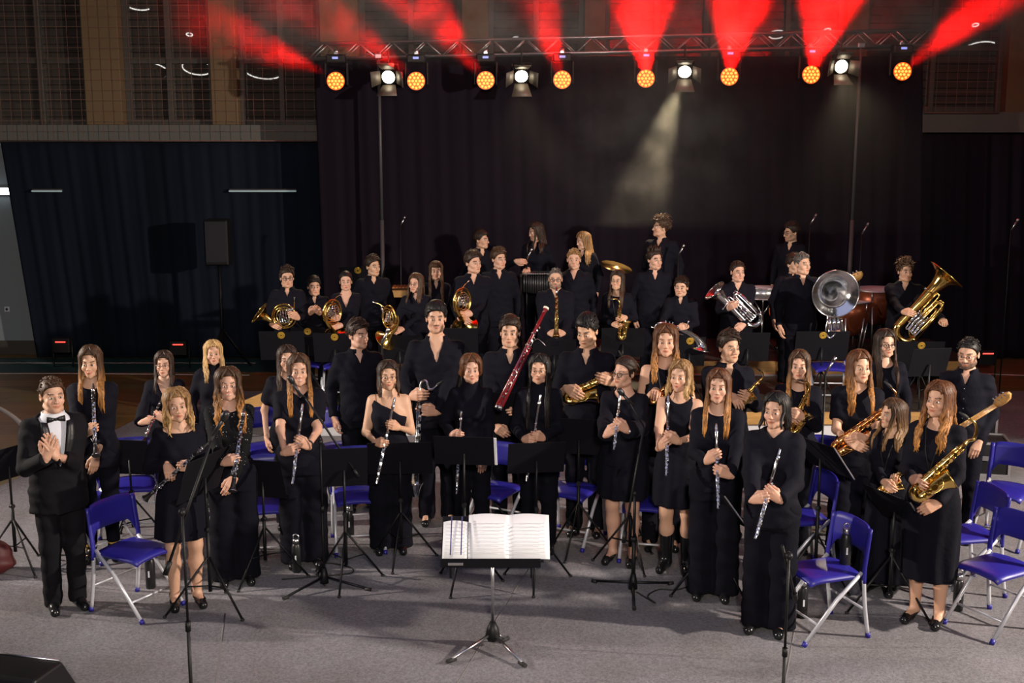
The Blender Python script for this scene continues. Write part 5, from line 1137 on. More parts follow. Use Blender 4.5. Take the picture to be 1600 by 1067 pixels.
for px, py in ((690, 1040), (830, 1049), (792, 1000)):
    e = G(px, py, .015)-V3(cb[0], cb[1], FLOOR); e = e*(.40/np.linalg.norm(e)) if np.linalg.norm(e) > .46 else e; e[2] = .018; mb = MB(); mb.rod((0, 0, .09), e, .011, 10, .009); l = mb.build('leg', M['chrome'], o); mb = MB(); mb.rod(e-unit(e)*.06, e+unit(e)*.015, .015, 10); mb.build('foot_cap', M['rubber'], l)
def score(label, x0, x1, lift, n, h=.30):
    s = thing('score', label, 'sheet music', (cb[0], cb[1], FLOOR)); 
    for k in range(n):
        w = (x1-x0)/n; g = []
        for i in range(9):
            u = i/8; bulge = .022*math.sin(math.pi*u)*(1-.4*u)+lift; g.append([V3(x0+w*(k+u), 0, H)+up*(v*h-.165)+nr*(.008+bulge*(.4+.6*v)) for v in (0, .5, 1)])
        mb = MB(); mb.sheet(np.array(g), .006); p = mb.build('page', M['paper'], s)
        mb = MB()
        for q in range(9): z = .04+q*.028; a = V3(x0+w*(k+.12), 0, H)+up*(z-.165)+nr*(.033+lift*1.); b = V3(x0+w*(k+.88), 0, H)+up*(z-.165)+nr*(.033+lift*1.); mb.box((a+b)/2-nr*.006, (w*.76, .0012, .004), .0003, R_)
        mb.build('printed_staves', M['paper_ink'], p)
    return s
score('open white score lying on the conductor stand', -.16, .38, .012, 2, .34); score('folded score sheets at the left of the conductor stand', -.33, -.165, .004, 1, .29)
for x in (-.275, -.205): mb = MB(); mb.box(V3(x, 0, H)+up*.0+nr*.045, (.008, .006, .30), .002, R_); s = mb.build('score_spine', M['binder_blue']); s.location = (cb[0], cb[1], FLOOR); tag(s, 'thin navy binder spine %s on the conductor stand' % ('leftmost' if x < -.25 else 'beside the open score'), 'binder')
# microphone stands
def mic_stand(label, base, joint, boom=None, micp=None, heavy=False, bl=FLOOR, legs=.34, rot=.2, r0=.0105):
    """base: point on the floor; joint: (x, y) on the pole's top; boom: (x, y, nearer, x2, y2, nearer2)"""
    b = base if len(base) == 3 else G(*base, bl); o = thing('microphone_stand', label, 'microphone stand', (b[0], b[1], bl)); L_ = lambda p: np.asarray(p)-V3(b[0], b[1], bl); j = P(*joint, b[1]); j = V3(b[0], b[1], j[2]); z = j[2]-bl
    mb = MB(); mb.rod((0, 0, .06), (0, 0, z*.55), r0, 12); mb.build('lower_tube', M['stand_black'], o); mb = MB(); mb.rod((0, 0, z*.54), (0, 0, z), r0*.72, 10); mb.rod((0, 0, z*.52), (0, 0, z*.56), r0*1.5, 12); mb.build('upper_tube', M['stand_black'], o)
    mb = MB(); mb.tube([(0, 0, .03), (0, 0, .09), (0, 0, .15)], [.034, .03, .018], 14); mb.build('hub', M['stand_black'], o)
    for k in range(3):
        a = rot+k*2.094; e = V3(legs*math.cos(a), legs*math.sin(a), .012); mb = MB(); mb.rod((0, 0, .08), e, .010, 8); l = mb.build('leg', M['stand_black'], o); mb = MB(); mb.rod(e*.88+V3(0, 0, .002), e, .015, 8); mb.build('foot_cap', M['rubber'], l)
    if boom:
        a, c = L_(P(boom[0], boom[1], b[1]-boom[2])), L_(P(boom[3], boom[4], b[1]-boom[5])); mb = MB(); mb.rod(a, c, .0085, 8); bo = mb.build('boom', M['stand_black'], o); mb = MB(); mb.rod(a, a+(c-a)*.10, .016, 10); mb.build('counterweight', M['stand_black'], bo)
        mb = MB(); mb.ball((0, 0, z), (.022, .03, .022)); mb.build('clutch', M['stand_black'], o)
        if micp:
            m = L_(P(micp[0], micp[1], b[1]-micp[2])); mb = MB(); mb.rod(c, m, .006, 8); mb.build('gooseneck', M['stand_black'], o); dv = unit(V3(micp[3], -.2, micp[4]))
            mi = MB(); mi.rod(m-dv*.04, m+dv*.08, .012, 12); mi.tube([m+dv*.08, m+dv*.10, m+dv*.13, m+dv*.145], [.015, .022, .022, .012], 14); mi.build('microphone', M['mic_grey'], o)
    return o
mic_stand('tall microphone stand at lower left rising from the bottom edge', V3(*(G(304, 1180, FLOOR)[:2]), FLOOR), (302, 800), (258, 898, -.1, 330, 690, -.25), (338, 672, -.32, .4, .6))
mic_stand('microphone stand at lower right rising from the bottom edge', V3(*(G(1219, 1190, FLOOR)[:2]), FLOOR), (1221, 868), (1243, 935, -.2, 1222, 852, .0))
mic_stand('boom microphone stand in front of the flautist with thick glasses', (989, 925), (988, 770), (974, 848, .06, 1006, 667, -.05), (984, 628, -.1, -.55, .65), rot=.45, legs=.36, r0=.016)
mic_stand('boom microphone stand before the long-haired flautist', (507, 916), (508, 690), (560, 745, -.1, 478, 622, .0), (466, 612, .02, -.35, .75), rot=-.25, legs=.38)
for x, y, d, lab in ((625, 352, 15.9, 'overhead microphone on a thin stand at the back left'), (1266, 348, 15.9, 'overhead microphone on a thin stand behind the tall percussionist in glasses'), (1347, 362, 15.7, 'overhead microphone beside the right mast'), (1580, 356, 15.0, 'overhead microphone at the far right edge'), (1060, 396, 15.6, 'microphone stand behind the curly-haired percussionist'), (823, 402, 15.6, 'microphone stand by the vibraphone'), (597, 531, 11.4, 'microphone with bright body right of the man looking right in the left half'), (1290, 578, 9.95, 'microphone with bright body between the two auburn saxophonists at right')):
    c = P(x, y, d); bz = FLOOR if x > 1500 or d < 12 else Z2_; o = thing('microphone_stand', lab, 'microphone stand', (c[0], d, bz)); z = c[2]-bz; mb = MB(); mb.rod((0, 0, .02), (0, 0, z), .009, 8); mb.build('pole', M['stand_black'], o); mb = MB(); mb.rod((0, 0, 0), (0, 0, .025), .13, 20); mb.build('round_base', M['stand_black'], o)
    mb = MB(); mb.rod((.0, 0, z-.03), (.05, -.03, z+.08), .011, 10); mb.rod((.05, -.03, z+.08), (.07, -.04, z+.12), .016, 10); mb.build('microphone', M['chrome'], o)
# bottles
BT = []
def bottle_parts(r):
    mb = MB(); mb.tube([(0, 0, z) for z in (0, .004, .20, .225, .235)], [.034, .037, .037, .03, .026], 18); mb.build('flask', M['bottle'], r); mb = MB(); mb.tube([(0, 0, .235), (0, 0, .265), (0, 0, .275)], [.027, .027, .02], 16); mb.build('cap', M['chrome'], r)
    mb = MB(); mb.tube([(-.022, 0, .262), (-.02, 0, .30), (0, 0, .312), (.02, 0, .30), (.022, 0, .262)], .005, 8); mb.build('handle', M['chrome'], r); mb = MB(); mb.box((0, -.0375, .12), (.012, .002, .05), .0005); mb.build('logo_mark', M['white_cotton'], r)
for x, y, bz, lab in ((236, 918, FLOOR, 'black steel bottle on the carpet under the blue chair beside the conductor'), (464, 893, FLOOR, 'black steel bottle by the feet of the long-haired flautist'), (547, 838, FLOOR, 'black steel bottle behind the bare-shouldered flautist'), (1046, 862, FLOOR, 'black steel bottle left of the lace tights'), (1253, 964, FLOOR, 'black steel bottle under the large blue chair at right'), (1350, 916, FLOOR, 'black steel bottle right of the large blue chair'), (1496, 953, FLOOR, 'black steel bottle by the heels of the tenor saxophonist'), (1320, 884, FLOOR+.455, 'black steel bottle standing on the large blue chair seat')):
    c = G(x, y, bz); mw = Matrix.Translation((c[0], c[1], bz))
    if not BT: r = thing('water_bottle', lab, 'bottle', group='black steel bottles'); bottle_parts(r); r.matrix_basis = mw; BT.append(r)
    else: dup(BT[0], lab, mw)
def cable(label, pts, m='rubber', r=.006):
    p = smooth_path([G(*q, FLOOR+.006) for q in pts], 70); mb = MB(); mb.tube(p, r, 6); tag(mb.build('cable', M[m]), label, 'cable')
cable('black cable looping on the carpet right of the boom microphone stand', [(995, 925), (1010, 934), (1024, 942), (1012, 931), (1030, 921), (1060, 921), (1095, 908), (1120, 905)])
cable('black cable loop by the microphone stand left of the middle', [(507, 915), (494, 890), (510, 880), (540, 884), (552, 890), (545, 896), (500, 900), (470, 903), (440, 905)])
cable('black cables lying on the carpet at the right', [(1480, 790), (1520, 775), (1540, 800), (1500, 815), (1545, 822), (1570, 800)])
# bag, flight cases
c = G(-34, 905); s = SDF((-.4, -.3, 0), (.4, .3, .5), .012); s.ell((0, 0, .10), (.24, .15, .11), 0).ell((-.05, .02, .2), (.15, .11, .13), .06).ell((.1, .02, .16), (.1, .1, .12), .05); s.wrinkle(.01, 30, 18).cut(lambda X, Y, Z: -Z+0*X+0*Y+.001); o = thing('duffel_bag', 'dark red bag on the carpet at the left edge', 'bag', (c[0], c[1]+.1, FLOOR)); v, f = s.mesh(); mesh_obj('bag_body', v, f, M['red_vinyl'], o); mb = MB(); mb.tube(smooth_path([(-.12, -.1, .22), (-.1, -.12, .33), (.06, -.12, .34), (.1, -.1, .22)], 16), .009, 8); mb.build('handle', M['rubber'], o)
for x, y, w, h, d, lab in ((1543, 745, .24, .34, .4, 'black flight case with bright metal edges behind the guitarist'), (1550, 700, .2, .3, .3, 'smaller black flight case behind the larger case at right')):
    c = G(x, y); c = c if h > .32 else c+V3(0, .3, 0); o = thing('flight_case', lab, 'case', (c[0], c[1]+.2, FLOOR), rad(-12)); zz = 0 if h > .32 else .0; boxobj('case_body', (-w, -d/2, zz), (w, d/2, zz+h), M['lamp_black'], o, .01)
    mb = MB()
    for sx in (-1, 1):
        for sy in (-1, 1): mb.box((sx*w, sy*d/2, h/2+zz), (.025, .025, h), .003)
        mb.box((sx*w, 0, zz+h), (.025, d, .025), .003)
    for sy in (-1, 1):
        for z in (zz+.012, zz+h): mb.box((0, sy*d/2, z), (2*w, .025, .025), .003)
    mb.build('metal_edges', M['alu'], o); mb = MB(); mb.box((0, -d/2-.012, h*.55), (.09, .02, .05), .004); mb.build('handle', M['chrome'], o)
# percussion on the upper riser
c = P(963, 417, 15.75); o = thing('cymbal', 'ride cymbal on a stand behind the laughing woman', 'cymbal', (c[0], 15.75, Z2_)); z = c[2]-Z2_; s = MB(); n = 30
pts = [V3(0, 0, .02), V3(0, 0, .012), V3(0, 0, .004), V3(0, 0, 0.)]; Rc = np.array(Matrix.Rotation(rad(14), 3, 'Y'))@np.array(Matrix.Rotation(rad(12), 3, 'X')); s.tube([Rc@p+V3(0, 0, z) for p in pts], [.012, .045, .055, .22], 32); s.build('cymbal_disc', M['dark_brass'], o); s = MB(); s.rod((0, 0, .4), (0, 0, z+.04), .01, 8)
for a in (.3, 2.4, 4.5): s.rod((0, 0, .5), (.28*math.cos(a), .28*math.sin(a), .01), .009, 6)
s.build('cymbal_stand', M['chrome'], o)
for x, y, d, r_, lab in ((1372, 452, 15.8, .31, 'copper timpani drum left of the tuba player'), (1330, 470, 15.7, .27, 'smaller copper timpani drum behind the silver bell')):
    c = P(x, y, d); o = thing('timpani', lab, 'drum', (c[0], d, Z2_)); z = c[2]-Z2_; mb = MB(); mb.tube([(0, 0, z-.48), (0, 0, z-.44), (0, 0, z-.34), (0, 0, z-.18), (0, 0, z)], np.array([.12, .45, .75, .95, 1.])*r_, 30); mb.build('bowl', M['timpani_copper'], o); mb = MB(); mb.tube([(0, 0, z), (0, 0, z+.012)], [r_*.97, r_*.97], 30); mb.build('drum_head', M['paper_ink'], o)
    mb = MB(); mb.ring((0, 0, z), r_*1.02, .012, seg=34)
    for k in range(6): a = k*1.047; mb.rod((r_*1.03*math.cos(a), r_*1.03*math.sin(a), z), (r_*1.03*math.cos(a), r_*1.03*math.sin(a), z-.12), .008, 6); mb.rod((r_*.9*math.cos(a), r_*.9*math.sin(a), z-.2), (r_*.6*math.cos(a), r_*.6*math.sin(a), 0), .012, 8)
    mb.build('tension_frame', M['chrome'], o)
c = P(618, 452, 15.55); o = thing('xylophone', 'wooden xylophone between the standing man and the horn player with glasses', 'xylophone', (c[0], 15.6, Z2_)); z = c[2]-Z2_; mb = MB()
for k in range(16): mb.box((-.32+.043*k, 0, z+.03), (.036, .32-.008*k, .02), .003)
mb.build('bars', M['xylo'], o); mb = MB(); mb.box((0, -.2, z-.04), (.76, .03, .09), .004); mb.box((0, .2, z-.04), (.76, .03, .09), .004); mb.build('rail', M['wood'], o); mb = MB()
for x in (-.34, .34):
    for y in (-.18, .18): mb.rod((x, y, 0), (x, y, z-.05), .016, 8)
mb.build('legs', M['chrome'], o)
c = P(845, 442, 15.5); o = thing('vibraphone', 'vibraphone with grey resonator tubes left of the bearded man', 'vibraphone', (c[0], 15.55, Z2_)); z = c[2]-Z2_
mb = MB()
for k in range(14): mb.rod((-.22+.03*k, -.04, z-.12-.004*k), (-.22+.03*k, -.04, z+.1), .0125, 10)
mb.build('resonators', M['mic_grey'], o); mb = MB()
for k in range(14): mb.box((-.22+.03*k, 0, z+.13), (.026, .28, .012), .002)
mb.build('bars', M['chrome'], o); mb = MB()
for x in (-.26, .24): mb.box((x, 0, z+.11), (.03, .34, .04), .004); mb.rod((x, -.1, 0), (x, -.1, z+.1), .014, 8); mb.rod((x, .1, 0), (x, .1, z+.1), .014, 8)
mb.build('frame', M['stand_black'], o)
c = P(1194, 458, 15.55); o = thing('snare_drum', 'shallow pale drum on a stand left of the tuba men', 'drum', (c[0], 15.6, Z2_)); z = c[2]-Z2_; mb = MB(); mb.rod((0, 0, z-.07), (0, 0, z+.07), .18, 28); mb.build('shell', M['alu'], o); mb = MB(); mb.rod((0, 0, z+.07), (0, 0, z+.076), .175, 28); mb.build('drum_head', M['paper_ink'], o); mb = MB(); mb.ring((0, 0, z+.07), .185, .009); mb.ring((0, 0, z-.07), .185, .009); mb.build('hoops', M['chrome'], o); mb = MB()
for a in (.3, 2.4, 4.5): mb.rod((0, 0, z-.3), (.16*math.cos(a), .16*math.sin(a), z-.08), .01, 6); mb.rod((0, 0, .3), (.25*math.cos(a), .25*math.sin(a), .01), .01, 6)
mb.rod((0, 0, .2), (0, 0, z-.25), .014, 8); mb.build('drum_stand', M['chrome'], o)
# ---------------------------------------------------------------- the players, front to back
I = lambda k, t, h='grip', *a: ('inst', k, t, h, *a)
X_ = lambda x, y, f=.25, k='relax', *a: ('px', x, y, f, k, *a)
FG, CG, SG, HG = 'silver flutes', 'black clarinets', 'saxophones', 'french horns'
person('P1', 'conductor in black suit and bow tie clapping at the left edge', 79, 588, D(960), FLOOR, hair=('crop', {}), hc='brown', yaw=10, hy=16, R=X_(72, 716, .33, 'flat', V3(.3, -.15, .95), V3(-.45, -.6, -.2)), L=X_(88, 713, .29, 'flat', V3(-.42, -.1, .9), V3(.55, -.8, .1)), top='suit', extra=(), smile=.5, girth=1.06)
d = D(880); woodwind('C1', 'clarinet', 'upright clarinet held by the girl with mustard socks', (145, 599), (150, 712), d-.20, .67, -1, CG)
person('P2', 'tall long-haired girl with mustard socks holding an upright clarinet', 140, 539, d, FLOOR, 'f', ('long', dict(len=.36, front=112)), 'brown', 'backlit_gold', yaw=-4, hy=-12, hp=6, R=I('C1', .32), L=X_(150, 712, .14, 'relax', V3(.1, -.1, -1), V3(.3, -1, 0)), top='scoop', bot='slim', shoes='shoe', sleeve='three', extra=('socks',), smile=.5)
d = D(955); woodwind('C3', 'clarinet', 'slanting clarinet held by the girl in the short dress', (325, 692), (226, 780), d-.24, .67, -1, CG)
person('P3', 'blonde wavy-haired girl in short black dress with slanting clarinet', 275, 605, d, FLOOR, 'f', ('wavy', dict(len=.20, wave=.013, front=60, puff=.012, part=.3)), 'dkblond', 'blond', yaw=6, hy=5, hr=-4, R=I('C3', .40), L=I('C3', .58), top='off', bot='dress', shoes='heel', extra=('necklace',), smile=.4, skin=.95)
d = D(918); woodwind('C4', 'clarinet', 'upright clarinet held by the curly-haired girl in sequins', (382, 634), (363, 768), d-.21, .67, -1, CG)
person('P4', 'smiling curly-haired girl in sequinned black top with upright clarinet', 355, 573, d, FLOOR, 'f', ('curly_long', dict(len=.34, wave=.020, front=100, puff=.016, n=96)), 'brown', 'backlit_gold', yaw=4, hy=2, R=I('C4', .33), L=X_(366, 748, .22, 'relax', V3(-.7, -.2, -.6)), top='scoop', bot='wide', shoes='heel', topmat='sequin', smile=1)
d = 10.35; woodwind('C2', 'clarinet', 'clarinet held by the girl in round glasses at left', (252, 624), (224, 692), d-.21, .67, -1, CG)
person('P5', 'dark-haired girl in thin glasses and V-neck with clarinet at left', 255, 547, d, FLOOR, 'f', ('long', dict(len=.26, front=70)), 'dark', yaw=-6, hy=-10, R=I('C2', .42), L=I('C2', .66), top='vneck', glasses='thin', sleeve='puff', smile=.2)
person('P6', 'blonde girl in dark sweater standing behind the curly-haired girl', 332, 530, 10.75, FLOOR, 'f', ('wavy', dict(len=.27, wave=.012, front=105)), 'blond', 'blond', yaw=6, hy=2, top='turtle', smile=.4)
person('P7', 'half-hidden brown-haired girl in glasses behind the long-haired flautist', 448, 538, 10.1, FLOOR, 'f', ('long', dict(len=.34)), 'dark', yaw=0, hy=2, glasses='thin', top='tee')
d = D(890); woodwind('F1', 'flute', 'flute pointing down held by the long-haired girl in a T-shirt', (473, 631), (457, 756), d-.21, .67, -1, FG)
person('P8', 'smiling long-haired flautist in black T-shirt with bare forearms', 466, 552, d, FLOOR, 'f', ('long', dict(len=.33, front=112)), 'brown', 'backlit_gold', yaw=2, hy=2, R=I('F1', .36), L=I('F1', .53), top='tee', bot='wide', shoes='heel', girth=1.12, smile=1, extra=('wristband',))
d = D(868); woodwind('F2', 'flute', 'flute held by the bare-shouldered girl', (617, 621), (588, 756), d-.21, .67, -1, FG)
person('P9', 'flautist in one-shoulder black top with bare arms and glasses', 606, 562, d, FLOOR, 'f', ('long', dict(len=.17, front=80)), 'dark', 'brown', yaw=0, hy=4, R=I('F2', .46), L=I('F2', .68), top='one', bot='wide', shoes='heel', glasses='thin', girth=1.08, smile=.6, extra=('strap1',))
d = D(862); woodwind('F3', 'flute', 'flute standing upright behind the desk with white sheets', (721, 642), (713, 772), d-.21, .67, -1, FG)
person('P10', 'short auburn-haired flautist in high-necked black sweater', 736, 552, d, FLOOR, 'f', ('bob', dict(len=.075, front=40, puff=.006)), 'auburn', yaw=-2, hy=6, R=I('F3', .70), L=X_(757, 722, .16, 'relax', V3(-.3, -.2, -1)), top='turtle', smile=.8)
d = D(866); woodwind('F4', 'flute', 'flute held low by the black-haired girl', (845, 616), (822, 752), d-.21, .67, -1, FG)
person('P11', 'pale flautist in glasses with very long straight black hair', 843, 552, d, FLOOR, 'f', ('long', dict(len=.50, front=118)), 'black', yaw=-2, hy=-8, R=I('F4', .47), L=I('F4', .52), top='turtle', glasses='thin', smile=.2, skin=1.08, girth=1.05, botmat='black_cloth')
d = D(886); woodwind('F5', 'flute', 'flute clasped in both hands by the flautist with thick glasses', (970, 606), (959, 702), d-.21, .67, -1, FG)
person('P12', 'short-haired flautist in thick glasses with sheer sleeves looking left', 977, 556, d, FLOOR, 'f', ('tied', dict(len=.03)), 'dark', yaw=-14, hy=-42, R=I('F5', .24), L=I('F5', .42), top='scoop', bot='dress', shoes='heel', glasses='thick', sleeve='puff', extra=('watch',), smile=.4, skin=1.06, girth=1.1)
d = D(900); woodwind('F6', 'flute', 'flute held by the blonde girl with lace tights', (1044, 617), (1041, 743), d-.21, .67, -1, FG)
person('P13', 'blonde flautist in cold-shoulder dress, lace tights and black boots', 1064, 561, d, FLOOR, 'f', ('wavy', dict(len=.17, wave=.008, front=85, part=.5)), 'dkblond', 'blond', yaw=-10, hy=-16, R=I('F6', .41), L=I('F6', .48), top='vest', bot='dress', shoes='boot', extra=('bracelet', 'tights'), smile=.7, skin=1.05)
d = D(942); woodwind('F7', 'flute', 'flute held in front by the auburn girl at right', (1119, 662), (1122, 794), d-.21, .67, -1, FG)
person('P14', 'auburn long-haired flautist in black trousers behind the edge-on stand', 1124, 575, d, FLOOR, 'f', ('long', dict(len=.34, front=108)), 'auburn', 'backlit_gold', yaw=-4, hy=-6, R=I('F7', .62), L=I('F7', .40), top='scoop', bot='wide', extra=('bracelet',), smile=.3)
d = D(996); woodwind('F8', 'flute', 'flute slanting down held by the frontmost girl', (1219, 701), (1180, 841), d-.21, .67, -1, FG)
person('P15', 'frontmost dark-haired flautist in loose black blouse at right', 1214, 611, d, FLOOR, 'f', ('bob', dict(len=.13, front=60)), 'black', yaw=-10, hy=-20, R=I('F8', .40), L=I('F8', .52), top='loose', bot='wide', shoes='heel', smile=.3)
d = D(982); sax('T1', 'tenor', 'gold tenor saxophone held by the girl in the midi skirt', (1507, 694), (1423, 770), (1450, 805), d-.30, SG)
person('P16', 'tenor saxophonist with long wavy auburn hair and black midi skirt', 1470, 594, d, FLOOR, 'f', ('wavy', dict(len=.34, wave=.016, front=105, puff=.008)), 'auburn', 'backlit_gold', yaw=-14, hy=-26, R=I('T1', .18, 'hold'), L=X_(1466, 787, .26, 'hold', V3(-1, -.2, .1)), top='scoop', bot='midi', shoes='heel', extra=('sax_strap',), smile=.4)
d = D(932); sax('A1', 'alto_gold', 'gold alto saxophone held low by the young girl in profile', (1424, 726), (1370, 768), (1394, 800), d-.28, SG)
person('P17', 'young long-haired saxophonist in profile looking left', 1398, 621, d, FLOOR, 'f', ('long', dict(len=.28, front=75)), 'brown', 'dkblond', yaw=-20, hy=-62, R=X_(1380, 752, .26, 'hold', V3(.8, -.2, -.3)), L=I('A1', .5, 'hold'), top='scoop', bot='dress_long', extra=('sax_strap',), smile=.2)
d = 9.12; sax('A2', 'alto_copper', 'copper alto saxophone held across the body at right', (1387, 637), (1298, 699), (1335, 740), d-.28, SG)
person('P18', 'tall auburn saxophonist in black T-shirt with crossed hands looking right', 1344, 546, d, FLOOR, 'f', ('wavy', dict(len=.34, wave=.010, front=112)), 'auburn', 'backlit_gold', yaw=4, hy=24, R=X_(1328, 690, .36, 'hold', V3(.9, -.3, -.2)), L=X_(1350, 684, .36, 'hold', V3(-.9, -.3, -.1)), top='tee', bot='wide', smile=.1, skin=1.05)
d = 9.5; sax('A3', 'alto_gold', 'saxophone held by the girl behind the frontmost flautist', (1262, 613), (1234, 674), (1262, 690), d-.28, SG)
person('P19', 'long-haired saxophonist with serious face behind the frontmost flautist', 1250, 546, d, FLOOR, 'f', ('long', dict(len=.30, front=112)), 'brown', 'backlit_gold', yaw=0, hy=-2, R=I('A3', .3, 'hold'), L=X_(1254, 652, .30, 'hold', V3(-1, -.2, .2)), top='scoop', extra=('sax_strap',), skin=1.05)
person('P20', 'smiling girl in round glasses below the gold tuba', 1384, 513, 10.3, FLOOR, 'f', ('long', dict(len=.42, front=112)), 'dark', 'brown', yaw=10, hy=26, top='scoop', glasses='thick', smile=.6)
d = 9.75; woodwind('B1', 'bass_maple', 'bass guitar with pale maple neck pointing up right', (1582, 615), (1477, 680), d-.64, .97, 1, None, (0, -1, .1)); b, a = INST['B1']; 
person('P21', 'bearded bass guitarist in buttoned black shirt at far right', 1515, 527, d, FLOOR, hair=('crop', {}), hc='black', yaw=-6, hy=-14, hp=8, L=X_(1530, 688, .14, 'relax', V3(-.2, -.3, -1)), R=X_(1464, 700, .24, 'hold'), bot='slim', extra=('buttons',), beard=.9, glasses='thin', skin=.97)
d = 9.55; sax('A4', 'alto_copper', 'saxophone half hidden behind the blonde flautist', (1064, 588), (1014, 624), (1035, 650), d-.28, SG)
person('P22', 'wavy-haired girl in sleeveless black top behind the blonde flautist', 1041, 506, d, FLOOR, 'f', ('wavy', dict(len=.30, wave=.012, front=108, puff=.006)), 'auburn', 'backlit_gold', yaw=2, hy=0, R=I('A4', .2, 'hold'), L=I('A4', .75, 'hold'), top='vest', extra=('sax_strap',), skin=1.05)
d = 9.9; sax('A5', 'alto_gold', 'saxophone held upright by the boy looking right', (1188, 594), (1152, 630), (1178, 650), d-.28, SG)
person('P23', 'dark-haired boy saxophonist looking right behind the auburn flautist', 1139, 517, d, FLOOR, hair=('short', {}), hc='dark', yaw=14, hy=34, R=I('A5', .0, 'hold'), L=I('A5', .3, 'hold'), extra=())
d = 9.9; sax('A6', 'alto_gold', 'gold saxophone held level by the boy looking down', (964, 583), (880, 618), (922, 664), d-.30, SG)
person('P24', 'boy with fringe looking down over a level gold saxophone', 918, 490, d, FLOOR, hair=('fringe', {}), hc='black', yaw=-6, hy=-24, hp=18, R=X_(886, 607, .32, 'hold', V3(.5, -.3, -.8)), L=X_(960, 598, .30, 'hold', V3(-1, -.1, 0)), sleeve='three')
d = 10.1; woodwind('BN', 'bassoon', 'dark red bassoon with white top ring slanting up right', (854, 480), (777, 636), d-.32, 1.28, -1, None, (0, -1, .1))
person('P25', 'bassoonist boy with parted brown hair in open-collar black shirt', 797, 493, d, FLOOR, hair=('fringe', dict(sweep=-1)), hc='dark', yaw=0, hy=-6, R=X_(771, 664, .28, 'hold', V3(.7, -.2, .5)), L=X_(818, 640, .28, 'hold', V3(-.8, -.2, .5)))
d = 10.2; woodwind('BC', 'bass_clarinet', 'bass clarinet with curved silver neck', (657, 594), (650, 768), d-.32, .885, -1, None, (0, -1, .1))
person('P26', 'tall man with moustache and open shirt holding a bass clarinet', 681, 471, d, FLOOR, hair=('fringe', dict(sweep=1)), hc='black', yaw=0, hy=2, R=I('BC', .86, 'hold'), L=I('BC', .5, 'hold'), top='vopen', beard=-.8, smile=.5)
person('P27', 'young man in black shirt looking right beside the moustached man', 558, 499, 10.6, FLOOR, hair=('short', {}), hc='dark', yaw=10, hy=42)
# on the low riser
Xr, Yr, Zr = V3(1, 0, 0), V3(0, 1, 0), V3(0, 0, 1)
def horn_at(key, label, x, y, d, rz, ry=0., sc=.95):
    c = P(x, y, d); m = Matrix.Translation(Vector(c.tolist()))@Matrix.Rotation(rad(rz), 4, 'Z')@Matrix.Rotation(rad(ry), 4, 'Y')@Matrix.Scale(sc, 4); return place('horn', label, m, HG)
d = 13.70; horn_at('H1', 'gold french horn seen broadside, its bell to the left', 444, 494, d-.30, -8, 2)
person('P28', 'horn player in dark glasses at the left end of the riser', 448, 416, d, Z1_, hair=('short', {}), hc='dark', yaw=-4, hy=6, L=X_(466, 497, .30, 'hold', V3(-.6, -.2, .7)), R=X_(424, 506, .25, 'hold', V3(.8, -.2, 0)), glasses='thick', girth=.95)
person('P29', 'small boy with dark fringe beside the first horn player', 490, 431, 13.85, Z1_, hair=('fringe', {}), hc='black', yaw=4, hy=10, R=X_(484, 490, .22), L=X_(500, 490, .22), girth=.92)
d = 13.85; horn_at('H2', 'gold french horn seen edge-on beside the lace-sleeved woman', 519, 488, d-.36, -128, -84, .98)
person('P30', 'dark-haired woman with floral lace sleeves holding an edge-on horn', 540, 423, d, Z1_, 'f', ('tied', {}), 'black', yaw=-4, hy=0, R=X_(519, 500, .3, 'hold', V3(.5, -.3, .4)), L=X_(534, 508, .28, 'hold', V3(-.9, -.2, 0)), top='vneck', topmat='black_shirt')
d = 13.75; horn_at('H3', 'gold french horn held by the long-haired player with glasses', 608, 496, d-.36, -50, -84, .92)
person('P31', 'long-haired horn player in thin glasses looking left', 650, 426, d, Z1_, 'f', ('long', dict(len=.24, front=100)), 'brown', yaw=-10, hy=-26, R=X_(614, 514, .3, 'hold', V3(.2, -.2, .9)), L=X_(628, 516, .28, 'hold', V3(-1, -.2, 0)), glasses='thin')
d = 13.95; horn_at('H4', 'gold french horn held upright by the tall young man', 722, 471, d-.36, -128, -80, 1.05)
person('P32', 'tall dark-haired man in black jacket with upright french horn', 739, 392, d, Z1_, hair=('short', {}), hc='dark', yaw=4, hy=38, R=X_(718, 497, .32, 'hold', V3(.9, -.1, .2)), L=X_(736, 490, .3, 'hold', V3(-.8, -.1, .4)), girth=1.05)
d = 13.55; woodwind('SO', 'soprano', 'slim dark brass woodwind held upright by the bearded man', (870, 446), (869, 526), d-.30, .60, -1)
person('P33', 'bearded bald-headed man in glasses with an upright slim woodwind', 868, 418, d, Z1_, hair=('thin', {}), hc='grey', yaw=0, hy=0, R=X_(858, 520, .28, 'hold', V3(.5, -.3, .6)), L=X_(881, 520, .28, 'hold', V3(-.5, -.3, .6)), beard=.75, glasses='thick', girth=1.2, skin=.95)
d = 13.75; sax('A7', 'alto_gold', 'small gold saxophone seen over the desk of the laughing woman', (968, 478), (968, 530), (990, 528), d-.28, SG)
person('P34', 'laughing long-haired woman in glasses on the riser', 965, 421, d, Z1_, 'f', ('long', dict(len=.32, front=112)), 'dark', 'brown', yaw=-4, hy=-16, R=I('A7', .4, 'hold'), L=I('A7', .6, 'hold'), top='scoop', glasses='thin', smile=1, extra=('sax_strap',))
d = 13.75; c = P(1056, 511, d-.32); place('tenor_horn', 'silver tenor horn with bell pointing down right', frame(c, unit(V3(.93, .0, -.18)), V3(0, 1, 0), unit(V3(.18, 0, .93))))
